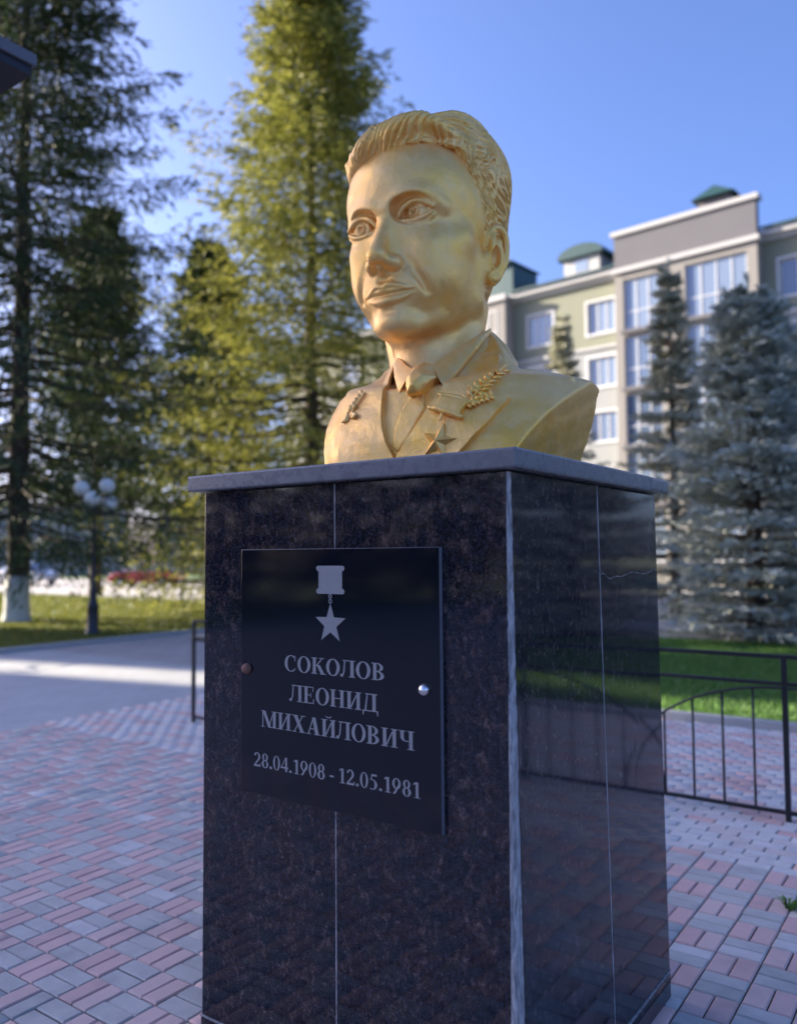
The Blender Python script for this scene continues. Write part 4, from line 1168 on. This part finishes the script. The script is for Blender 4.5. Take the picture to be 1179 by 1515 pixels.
# ------------------------------------------------------------------ trees
def spruce_mesh(name, seed, H, Rm, zb, dz, nb, nt, m, w, l, droop, hang, twig, power=.8, gap=0.0, mat='needles', flat=1.0):
    r_ = np.random.default_rng(seed)
    Z = []; A = []; Ls = []
    z = zb
    while z < H - .15:
        f = (z - zb) / (H - zb)
        env = Rm * ((1 - f)**power) * (0.80 + .20 * min(1, f / .12))
        env *= 1 + .16 * math.sin(z * 1.7 + seed) + .1 * math.sin(z * 4.1)
        k = max(3, int(round(nb * (1 if f < .8 else .75))))
        a0 = r_.uniform(0, 6.28)
        for i in range(k):
            if r_.random() < gap: continue
            Z.append(z + r_.normal(0, dz * .35)); A.append(a0 + 6.283 * i / k + r_.normal(0, .25)); Ls.append(max(.12, env * r_.uniform(.62, 1.12)))
        z += dz * (1 - .45 * f)
    Z, A, Ls = map(np.array, (Z, A, Ls)); nB = len(Z); F = np.clip((Z - zb) / (H - zb), 0, 1)
    S = np.linspace(.10, 1.0, nt)[None, :] + r_.normal(0, .02, (nB, nt))
    d1 = droop * (1 - F)**1.2 + .55 * F**2
    hgt = Ls[:, None] * (d1[:, None] * S - droop * .75 * ((1 - F)[:, None]) * S**2 * (1 if droop < 0 else -1))
    ca, sa = np.cos(A)[:, None], np.sin(A)[:, None]
    bx, by, bz = ca * Ls[:, None] * S, sa * Ls[:, None] * S, Z[:, None] + hgt
    sh = []
    for side in (-1, 1):
        ang = A[:, None] + side * r_.uniform(.55, 1.15, (nB, nt))
        tl = twig * (Ls[:, None] * (1 - S) * .55 + .16 * np.sqrt(Rm)) * r_.uniform(.55, 1.25, (nB, nt))
        tl = np.minimum(tl, Ls[:, None] * .6 + .1)
        tz = -hang * r_.uniform(.3, 1.3, (nB, nt)) * (1 - .6 * F[:, None]) + .25 * F[:, None]
        tx, ty = np.cos(ang), np.sin(ang)
        for q in range(m):
            t = (q + r_.uniform(.1, .9, (nB, nt))) / m
            ox, oy, oz = bx + tx * tl * t, by + ty * tl * t, bz + tz * tl * t * (.5 + .5 * t)
            n = ox.size
            ll = l * r_.uniform(.6, 1.35, n); ww = w * r_.uniform(.6, 1.4, n)
            dx = tx.ravel() * .8 + r_.normal(0, .38, n); dy = ty.ravel() * .8 + r_.normal(0, .38, n); dz_ = tz.ravel() * .9 + r_.normal(0, .30 * flat, n)
            D = np.stack([dx, dy, dz_], 1); D /= np.linalg.norm(D, axis=1)[:, None]
            Rn = r_.normal(0, 1, (n, 3)) * np.array([1, 1, .55 * flat]); Sd = np.cross(D, np.cross(Rn, D)); Sd /= np.linalg.norm(Sd, axis=1)[:, None] + 1e-6
            P = np.stack([ox.ravel(), oy.ravel(), oz.ravel()], 1)
            up = np.cross(D, Sd) * (ww * .35)[:, None]
            sh.append(np.stack([P, P + D * (ll * .45)[:, None] + Sd * ww[:, None] + up, P + D * ll[:, None], P + D * (ll * .45)[:, None] - Sd * ww[:, None] + up], 1))
    # leader
    nl = 60; zz = r_.uniform(H - 1.2 * dz - .4, H + .25, nl); an = r_.uniform(0, 6.28, nl)
    P = np.c_[r_.normal(0, .03, nl), r_.normal(0, .03, nl), zz]; D = np.c_[np.cos(an) * .35, np.sin(an) * .35, np.ones(nl)]; D /= np.linalg.norm(D, axis=1)[:, None]
    Sd = np.c_[-np.sin(an), np.cos(an), np.zeros(nl)]
    sh.append(np.stack([P, P + D * l * .45 + Sd * w, P + D * l, P + D * l * .45 - Sd * w], 1))
    V = np.concatenate(sh); V[..., 2] = np.maximum(V[..., 2], .03)
    n = len(V); F_ = np.arange(n * 4).reshape(n, 4)
    me = np_mesh(name, V.reshape(-1, 3), F_); me.materials.append(M[mat])
    # bare boughs
    bb = MB()
    keep = np.argsort(-Ls)[: min(nB, 150)]
    for i in keep:
        pts = []
        for s in (0, .3, .6, .88):
            hh = Ls[i] * (d1[i] * s - droop * .75 * (1 - F[i]) * s * s * (1 if droop < 0 else -1))
            pts.append((math.cos(A[i]) * Ls[i] * s, math.sin(A[i]) * Ls[i] * s, Z[i] + hh))
        r0 = .012 + .008 * Ls[i]; bb.tube(pts, [r0, r0 * .7, r0 * .45, r0 * .2], 4, False)
    return me, bb
def trunk_into(b, H, r0, wash=0):
    zs = [-.08, .1, .35, .9] + list(np.linspace(1.6, H - .1, 9)); rs = [r0 * 1.45, r0 * 1.25, r0 * 1.08, r0] + [r0 * (1 - .93 * k / 8.5) for k in range(9)]
    b.tube([(r0 * .12 * math.sin(z * .9), r0 * .12 * math.cos(z * .7), z) for z in zs], rs, 10)
TREES = {}
def tree_kind(key, **k):
    r0 = k.pop('r0'); me, b = spruce_mesh('crown', **{**dict(name='crown'), **k}) if 'name' not in k else spruce_mesh(**k)
    trunk_into(b, k['H'], r0); tm = b.mesh('trunk'); tm.materials.append(M['bark']); TREES[key] = (me, tm)
def mk(key, r0, **k):
    me, b = spruce_mesh('crown', **k); trunk_into(b, k['H'], r0); tm = b.mesh('trunk'); tm.materials.append(M['bark']); TREES[key] = (me, tm)
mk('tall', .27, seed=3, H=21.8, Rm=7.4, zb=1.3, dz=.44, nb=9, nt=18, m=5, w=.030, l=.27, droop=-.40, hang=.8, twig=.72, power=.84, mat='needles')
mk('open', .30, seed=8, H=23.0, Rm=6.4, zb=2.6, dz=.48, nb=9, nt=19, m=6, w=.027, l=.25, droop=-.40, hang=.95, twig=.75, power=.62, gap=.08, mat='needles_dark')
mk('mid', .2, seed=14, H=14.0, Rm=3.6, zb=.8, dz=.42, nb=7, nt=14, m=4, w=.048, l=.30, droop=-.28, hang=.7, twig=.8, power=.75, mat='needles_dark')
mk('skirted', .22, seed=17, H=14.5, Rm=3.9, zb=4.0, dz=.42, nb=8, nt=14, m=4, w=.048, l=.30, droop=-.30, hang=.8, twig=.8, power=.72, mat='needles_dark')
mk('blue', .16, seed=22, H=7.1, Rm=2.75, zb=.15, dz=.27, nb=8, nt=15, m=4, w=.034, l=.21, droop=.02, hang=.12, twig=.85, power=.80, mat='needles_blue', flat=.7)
mk('slim', .15, seed=31, H=10.2, Rm=1.95, zb=.5, dz=.40, nb=6, nt=12, m=4, w=.036, l=.22, droop=-.05, hang=.25, twig=.85, power=.95, mat='needles_pale', flat=.8)
def tree(name, key, x, y, rz, s, label, group=None, sz=None):
    t = empty(name, (x, y, 0), rz); t.scale = (s, s, sz or s)
    tag(t, label, 'tree', group)
    link('crown', TREES[key][0], None, t); link('trunk', TREES[key][1], None, t)
    return t
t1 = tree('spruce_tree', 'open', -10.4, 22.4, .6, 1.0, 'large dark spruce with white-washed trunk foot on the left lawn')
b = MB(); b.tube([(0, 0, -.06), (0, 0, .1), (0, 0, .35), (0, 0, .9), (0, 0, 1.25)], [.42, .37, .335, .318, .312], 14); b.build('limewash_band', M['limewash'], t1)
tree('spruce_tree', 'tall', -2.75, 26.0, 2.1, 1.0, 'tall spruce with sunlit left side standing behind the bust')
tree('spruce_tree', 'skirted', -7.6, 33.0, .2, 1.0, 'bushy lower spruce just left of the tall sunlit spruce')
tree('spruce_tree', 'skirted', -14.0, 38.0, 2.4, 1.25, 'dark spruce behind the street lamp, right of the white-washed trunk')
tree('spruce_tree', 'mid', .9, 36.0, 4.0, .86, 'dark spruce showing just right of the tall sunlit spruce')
tree('blue_spruce', 'blue', 7.2, 16.6, .3, 1.0, 'broad blue spruce on the lawn at the right edge')
sl = tree('blue_spruce', 'slim', 7.75, 23.0, 1.0, .96, 'slender spruce with brown cones at its tip left of the broad blue spruce')
tree('blue_spruce', 'slim', 6.7, 33.0, 3.3, 1.10, 'small distant spruce top showing above the shoulder of the bust')
tree('blue_spruce', 'blue', 10.3, 19.6, 4.4, 1.05, 'blue spruce behind the broad one, cut off by the right edge')
# cones hanging round the tip of the slender spruce
r_ = np.random.default_rng(4); b = MB()
for k in range(46):
    z = r_.uniform(7.9, 9.7); q = (10.3 - z) * .20 * r_.uniform(.3, 1.0); a = r_.uniform(0, 6.28); x, y = q * math.cos(a), q * math.sin(a)
    b.tube([(x, y, z), (x, y, z - .05), (x, y, z - .12), (x, y, z - .17)], [.012, .035, .032, .008], 6)
tag(b.build('cones', M['cones'], sl), kind='stuff')
# the planting outside the picture that shows in the polished stone
for k, (x, y, s) in enumerate(((14.5, 11.0, 1.0), (18.0, 8.0, 1.1), (12.6, 15.0, .95), (22.5, 12, 1.2), (21, 3.0, 1.1))):
    tree('blue_spruce', 'blue' if k != 3 else 'slim', x, y, 1.1 * k, s, 'blue spruce on the lawn that shows only as a reflection in the granite', 'blue spruces mirrored in the granite')
for k, (x, y, s) in enumerate(((-30, -.5, 1.0), (-29.5, -4.8, .92), (-28.5, -9.0, 1.05), (-27, -13.2, .95))):
    tree('spruce_tree', 'mid', x, y, 2.0 * k, s, 'dark spruce mirrored dimly in the front of the pedestal', 'spruces mirrored in the pedestal front')

# ------------------------------------------------------------------ street lamp
M['lamp_glass'] = simple('opal_globe', (.62, .60, .54), .35, var=.04, scale=5)
lp = empty('street_lamp', (-6.86, 18.45, 0), .2)
tag(lp, 'black park lamp with white globes on the left lawn', 'street lamp')
b = MB(); b.lathe([(.16, -.05), (.16, .10), (.13, .14), (.125, .62), (.135, .66), (.10, .72), (.075, .95), (.085, 1.0), (.055, 1.04), (.045, 1.6), (.04, 2.75), (.06, 2.8), (.06, 2.86), (.03, 2.92), (.03, 3.05)], n=14)
b.build('post', M['iron'], lp)
for k, (dx, dy, z) in enumerate(((-.27, 0, 3.30), (.27, .02, 3.36), (.30, .22, 2.98), (0.0, -.25, 3.05))):
    b = MB(); b.tube([(0, 0, 2.82), (dx * .5, dy * .5, 2.80 + (z - 3.3) * .4), (dx * .95, dy * .95, z - .30), (dx, dy, z - .18)], [.022, .02, .018, .03], 7); b.build('arm', M['iron'], lp)
    b = MB(); b.lathe([(.0, -.165), (.05, -.16)] + [(.175 * math.cos(t), .175 * math.sin(t)) for t in np.linspace(-1.2, 1.45, 12)] + [(.0, .175)], (dx, dy, z), 18); b.build('globe', M['lamp_glass'], lp)

# ------------------------------------------------------------------ canopy at the top left corner
cn = empty('canopy', (-3.05, 4.11, 0), ANG_A)
M['dark_metal'] = simple('dark_blue_metal', (.006, .008, .018), .6, .0, var=.3, scale=4)
M['fascia'] = simple('grey_fascia', (.10, .10, .12), .5, .0, var=.2, scale=6)
tag(cn, 'dark flat canopy whose corner juts in at the top left', 'canopy')
b = MB(); b.box(-.78, .78, -.78, .78, 4.35, 4.40); b.build('soffit', M['dark_metal'], cn)
b = MB(); b.box(-.80, .80, -.80, .80, 4.4005, 4.47); b.build('roof_slab', M['fascia'], cn, .006)
b = MB(); b.box(-.07, .07, -.07, .07, -.05, 4.349); b.build('post', M['dark_metal'], cn, .008)

# ------------------------------------------------------------------ apartment block
M['sage'] = simple('sage_plaster', (.26, .265, .195), .9, var=.07, scale=.6)
M['pale_wall'] = simple('pale_plaster', (.33, .34, .335), .9, var=.07, scale=.6)
M['beige'] = simple('beige_plaster', (.28, .26, .24), .9, var=.07, scale=.6)
M['taupe'] = simple('taupe_plaster', (.15, .145, .155), .9, var=.08, scale=.6)
M['white_trim'] = simple('white_trim', (.47, .46, .45), .7, var=.05, scale=2)
M['white_frame'] = simple('white_window_frame', (.60, .60, .60), .5, var=.03, scale=3)
M['green_roof'] = simple('green_metal_roof', (.018, .062, .066), .5, .1, var=.15, scale=2)
m, nt, bs = mat_new('window_glass'); g = N(nt); r_n = g.rnd()
g.to(g.mix(r_n, (.10, .14, .22), (.30, .37, .48)), bs.inputs['Base Color']); bs.inputs['Roughness'].default_value = .05; bs.inputs['IOR'].default_value = 1.9
M['glass'] = m
BLD = empty('apartment_building', (11.1486, 44.0, 0), math.atan2(-.6587, .7524))
tag(BLD, 'sage green apartment block with taupe parapet and green roof behind the spruces', 'building')
def wall_holes(mb, u0, u1, z0, z1, holes, y, depth=.22):
    us = sorted({u0, u1, *[h[0] for h in holes], *[h[1] for h in holes]}); zs = sorted({z0, z1, *[h[2] for h in holes], *[h[3] for h in holes]})
    for i in range(len(us) - 1):
        for j in range(len(zs) - 1):
            cu, cz = (us[i] + us[i+1]) / 2, (zs[j] + zs[j+1]) / 2
            if any(h[0] < cu < h[1] and h[2] < cz < h[3] for h in holes): continue
            mb.add([(us[i], y, zs[j]), (us[i+1], y, zs[j]), (us[i+1], y, zs[j+1]), (us[i], y, zs[j+1])], [(0, 1, 2, 3)])
    for a, b_, c, d in holes:
        mb.add([(a, y, c), (b_, y, c), (b_, y, d), (a, y, d), (a, y + depth, c), (b_, y + depth, c), (b_, y + depth, d), (a, y + depth, d)],
               [(0, 4, 5, 1), (1, 5, 6, 2), (2, 6, 7, 3), (3, 7, 4, 0)])
wcache = {}
def window(parent, u0, u1, z0, z1, y, cols, rows=None, surround=.13):
    """frame mesh (shared between equal windows) with its pane as a sub-part"""
    W_, H_2 = round(u1 - u0, 3), round(z1 - z0, 3); key = (W_, H_2, tuple(cols), tuple(rows or ()), surround)
    if key not in wcache:
        b = MB(); f = .065; yy = .10
        b.box(0, W_, yy, yy + .07, 0, f); b.box(0, W_, yy, yy + .07, H_2 - f, H_2); b.box(0, f, yy, yy + .07, f, H_2 - f); b.box(W_ - f, W_, yy, yy + .07, f, H_2 - f)
        for c in cols: b.box(W_ * c - .035, W_ * c + .035, yy, yy + .07, f, H_2 - f)
        for r_ in (rows or ()): b.box(f, W_ - f, yy + .002, yy + .066, H_2 * r_ - .03, H_2 * r_ + .03)
        if surround:
            s = surround
            b.box(-s, W_ + s, -.03, -.002, H_2, H_2 + s); b.box(-s, W_ + s, -.06, -.002, -s, 0); b.box(-s, 0, -.03, -.002, 0, H_2); b.box(W_, W_ + s, -.03, -.002, 0, H_2)
        fm = b.mesh('window'); fm.materials.append(M['white_frame'])
        p = MB(); p.box(f * .5, W_ - f * .5, yy + .028, yy + .040, f * .5, H_2 - f * .5); pm = p.mesh('pane'); pm.materials.append(M['glass'])
        wcache[key] = (fm, pm)
    fm, pm = wcache[key]
    w = link('window', fm, None, parent); w.location = (u0, y, z0)
    link('pane', pm, None, w); return w
FL = [13.75, 10.80, 7.80, 4.75, 1.55]
def wing(u0, u1, wins, y=0.0):
    holes_t = [(a, b_, 13.75, 15.50) for a, b_ in wins]
    mb = MB(); wall_holes(mb, u0, u1, 12.95, 16.5, holes_t, y); mb.build('wall', M['sage'], BLD)
    holes = [(a, b_, z, z + 1.60) for a, b_ in wins for z in FL[1:]]
    mb = MB(); wall_holes(mb, u0, u1, -.06, 12.95, holes, y); mb.build('wall', M['pale_wall'], BLD)
    for a, b_ in wins:
        c = (.35, .68) if b_ - a > 1.6 else (.5,)
        window(BLD, a, b_, 13.75, 15.50, y, c)
        for z in FL[1:]: window(BLD, a, b_, z, z + 1.60, y, c)
    b = MB(); b.box(u0, u1, y - .10, y - .002, 12.86, 13.02); b.build('ledge', M['white_trim'], BLD)
    b = MB(); b.box(u0, u1, y - .18, y - .002, 16.50, 16.72); b.box(u0, u1, y - .42, y - .002, 16.7205, 16.98); b.build('cornice', M['white_trim'], BLD)
    b = MB(); b.add([(u0, y - .55, 17.0), (u1, y - .55, 17.0), (u1, y + 3.4, 18.3), (u0, y + 3.4, 18.3), (u0, y - .55, 17.12), (u1, y - .55, 17.12), (u1, y + 3.4, 18.42), (u0, y + 3.4, 18.42)],
                    [(0,3,2,1),(4,5,6,7),(0,1,5,4),(1,2,6,5),(2,3,7,6),(3,0,4,7)]); b.build('roof', M['green_roof'], BLD)
wing(-5.72, 1.14, [(-4.67, -3.05), (-.87, .75)])
wing(8.42, 24.0, [(9.15, 10.75), (13.0, 14.6), (16.6, 18.2), (20.4, 22.0)])
wing(-26, -8.6, [(-24, -22.4), (-20, -18.4), (-15.5, -13.9), (-11.5, -9.9)])
# middle bay: two columns of glazed balconies under the parapet
yb = -.75
cols_ = [(1.62, 3.62), (4.92, 7.92)]
holes = [(a, b_, z - .35, z + 2.32) for a, b_ in cols_ for z in (13.75, 10.72, 7.70, 4.68, 1.66)]
mb = MB(); wall_holes(mb, 1.16, 8.40, -.06, 16.45, holes, yb, .3)
mb.add([(1.16, yb, -.06), (1.16, yb, 16.6), (1.16, 6, 16.6), (1.16, 6, -.06)], [(0, 1, 2, 3)]); mb.add([(8.40, yb, -.06), (8.40, 6, -.06), (8.40, 6, 16.6), (8.40, yb, 16.6)], [(0, 1, 2, 3)])
mb.build('bay_wall', M['beige'], BLD)
for a, b_ in cols_:
    for z in (13.75, 10.72, 7.70, 4.68, 1.66):
        n = 3 if b_ - a < 2.5 else 4
        window(BLD, a, b_, z - .35, z + 2.32, yb + .02, [k / n for k in range(1, n)], (.36,), 0)
        s = MB(); s.box(a - .12, b_ + .12, yb - .16, yb - .002, z - .56, z - .36); s.build('balcony_slab', M['taupe'], BLD)
b = MB(); b.box(1.16, 8.40, yb - .02, yb + .4, 16.70, 18.45); b.build('parapet', M['taupe'], BLD)
b = MB(); b.box(1.02, 8.54, yb - .16, yb + .5, 18.455, 18.70); b.build('parapet_cap', M['white_trim'], BLD)
b = MB(); b.box(1.02, 8.54, yb - .18, yb + .3, 16.452, 16.695); b.build('cornice', M['white_trim'], BLD)
# left bay, dormer, chimneys and roof hatch
mb = MB(); mb.box(-8.58, -5.74, -.8, 5, -.06, 16.9); mb.build('bay_wall', M['beige'], BLD)
b = MB(); b.box(-8.75, -5.60, -.98, -.802, 13.3, 13.6); b.box(-8.75, -5.60, -.98, -.802, 16.6, 16.92); b.build('cornice', M['white_trim'], BLD)
for z in (13.9, 10.9, 7.9, 4.9): window(BLD, -8.1, -6.3, z, z + 2.2, -.802 - .12, (.33, .66), (.4,), 0)
b = MB(); b.box(-7.6, -5.5, -.3, 2.4, 16.93, 18.9); b.add([(-7.8, -.6, 18.9), (-5.3, -.6, 18.9), (-5.3, 2.6, 18.9), (-7.8, 2.6, 18.9), (-6.55, -.6, 19.6), (-6.55, 2.6, 19.6)], [(0, 1, 4), (1, 2, 5, 4), (2, 3, 5), (3, 0, 4, 5), (0, 3, 2, 1)]); b.build('dormer', M['green_roof'], BLD)
b = MB(); b.box(-2.45, -.25, .35, 3.4, 17.3, 18.35); b.build('dormer', M['white_trim'], BLD)
b = MB(); A_ = [(-2.75, 18.36), (-2.75, 18.44)] + [(-1.35 - 1.4 * math.cos(t), 18.44 + .62 * math.sin(t)) for t in np.linspace(.15, math.pi - .15, 10)] + [(.05, 18.44), (.05, 18.36)]
b.prism(A_[::-1], .10, 3.4); b.build('dormer_roof', M['green_roof'], BLD)
b = MB(); b.box(-1.75, -.95, .33, .349, 17.55, 18.2); b.build('dormer_window', M['glass'], BLD)
for (a, b_, y0, y1, z0, z1) in ((.45, 1.12, .9, 1.8, 17.4, 18.75),):
    b = MB(); b.box(a, b_, y0, y1, z0, z1); b.box(a - .08, b_ + .08, y0 - .08, y1 + .08, z1 + .001, z1 + .16); b.build('chimney', M['green_roof'], BLD)
b = MB(); b.box(5.05, 6.65, 1.0, 3.4, 17.5, 19.85); b.build('roof_hatch', M['taupe'], BLD)
b = MB(); b.add([(4.75, .7, 19.86), (6.95, .7, 19.86), (6.95, 3.7, 19.86), (4.75, 3.7, 19.86), (5.85, 1.0, 20.5), (5.85, 3.4, 20.5)], [(0, 1, 4), (1, 2, 5, 4), (2, 3, 5), (3, 0, 4, 5), (0, 3, 2, 1)]); b.build('hatch_roof', M['green_roof'], BLD)
b = MB(); b.box(-26, 24, 6.0, 14, -.06, 17.0); b.build('rear_block', M['pale_wall'], BLD)

# ------------------------------------------------------------------ pale houses across the road
def far_block(x, y, rz, L, Hh, D_, n, fl, wm, label):
    t = empty('far_building', (x, y, 0), rz); tag(t, label, 'building')
    holes = []
    st = L / n
    for k in range(n):
        for f in range(fl): holes.append((k * st + st * .28, k * st + st * .72, 1.0 + f * 3.0, 2.5 + f * 3.0))
    mb = MB(); wall_holes(mb, 0, L, -.06, Hh, holes, 0, .2); mb.box(.02, L - .02, .21, D_, -.06, Hh - .01); mb.build('wall', M[wm], t)
    for h in holes: window(t, h[0], h[1], h[2], h[3], .0, (.5,), None, .1)
    b = MB(); b.box(-.4, L + .4, -.4, D_ + .4, Hh, Hh + .3); b.build('roof', M['taupe'], t)
far_block(-62, 78, R(14), 34, 7.2, 10, 10, 2, 'pale_wall', 'long pale two-storey building far across the road at the left')
far_block(-26, 88, R(2), 24, 7.0, 10, 7, 2, 'beige', 'low beige building far behind the red car')
# unseen tall blocks added on the left to shade the square, gapped for sun
for n0, L_, k_ in ((-15.0, 24.3, 8), (10.35, 4.6, 3)):
    far_block(n0 * .391 - 72 * .9205, n0 * .9205 + 72 * .391, R(67), L_, 31.2, 11, k_, 10, 'beige', 'unseen ten storey block added to shade the square' if k_ == 8 else 'unseen narrow tower added to shade beyond a strip of sun')
# ------------------------------------------------------------------ cars on the road
def paint(name, c):
    m, nt, bs = mat_new(name); g = N(nt); v = g.coord()
    g.to(g.mix(g.noise(v, 3, 3), c, tuple(x * .8 for x in c)), bs.inputs['Base Color']); bs.inputs['Roughness'].default_value = .28; bs.inputs['Coat Weight'].default_value = .6; return m
M['red_paint'] = paint('red_car_paint', (.42, .03, .04)); M['silver_paint'] = paint('silver_car_paint', (.5, .53, .6))
M['tyre'] = simple('tyre_rubber', (.015, .015, .016), .85, var=.2, scale=10)
M['lampglass'] = simple('headlamp', (.6, .6, .55), .2, var=.05)
def car(x, y, rz, pm, label):
    t = empty('parked_car', (x, y, 0), rz); tag(t, label, 'car')
    lo = [(-2.05, .32), (-2.08, .62), (-1.95, .86), (-1.3, .93), (.95, .95), (1.75, .82), (2.05, .62), (2.05, .34)]
    def loft(prof, wf, name, mat):
        b = MB(); n = len(prof); secs = [-1, -.92, 0, .92, 1]; vs = []
        for s in secs:
            k = .93 if abs(s) == 1 else 1
            for (px, pz) in prof: vs.append((px * (k if abs(px) > 1.5 else 1), s * wf(px, pz), pz - (.03 if abs(s) == 1 else 0)))
        fs = [(i * n + j, i * n + (j + 1) % n, (i + 1) * n + (j + 1) % n, (i + 1) * n + j) for i in range(4) for j in range(n)]
        fs += [tuple(range(n))[::-1], tuple(4 * n + j for j in range(n))]; b.add(vs, fs, False)
        return b.build(name, mat, t, .03, 2)
    loft(lo, lambda px, pz: .84 - .10 * max(0, abs(px) - 1.4), 'body', pm)
    gl = [(-1.72, .93), (-1.25, 1.38), (-.2, 1.44), (.45, 1.36), (1.15, .95)]
    loft(gl, lambda px, pz: .78 - .22 * max(0, pz - .93) / .5, 'cabin_glass', M['glass'])
    rf = [(-1.22, 1.40), (-.9, 1.47), (-.2, 1.49), (.42, 1.40)]
    loft(rf, lambda px, pz: .575, 'roof', pm)
    for px in (-1.27, 1.27):
        for s in (-1, 1):
            b = MB(); b.lathe([(.18, -.09), (.29, -.10), (.32, -.06), (.32, .06), (.29, .10), (.18, .09), (.18, -.09)], n=18); o = b.build('wheel', M['tyre'], t); o.location = (px, s * .77, .32); o.rotation_euler = (R(90), 0, 0)
            b = MB(); b.lathe([(0, -.05), (.185, -.07), (.185, .07), (0, .05)], n=14); b.build('rim', M['steel'], o)
    for s in (-1, 1):
        b = MB(); b.box(2.0, 2.06, s * .62 - .14, s * .62 + .14, .58, .72); b.build('headlight', M['lampglass'], t, .02)
        b = MB(); b.box(-2.09, -2.03, s * .64 - .1, s * .64 + .1, .64, .8); b.build('tail_light', M['red_paint'], t, .02)
    return t
car(-14.4, 47.0, R(172), M['red_paint'], 'red car on the road beyond the left lawn')
car(-23.5, 52.0, R(-28), M['silver_paint'], 'silver car on the road just right of the white-washed tree')
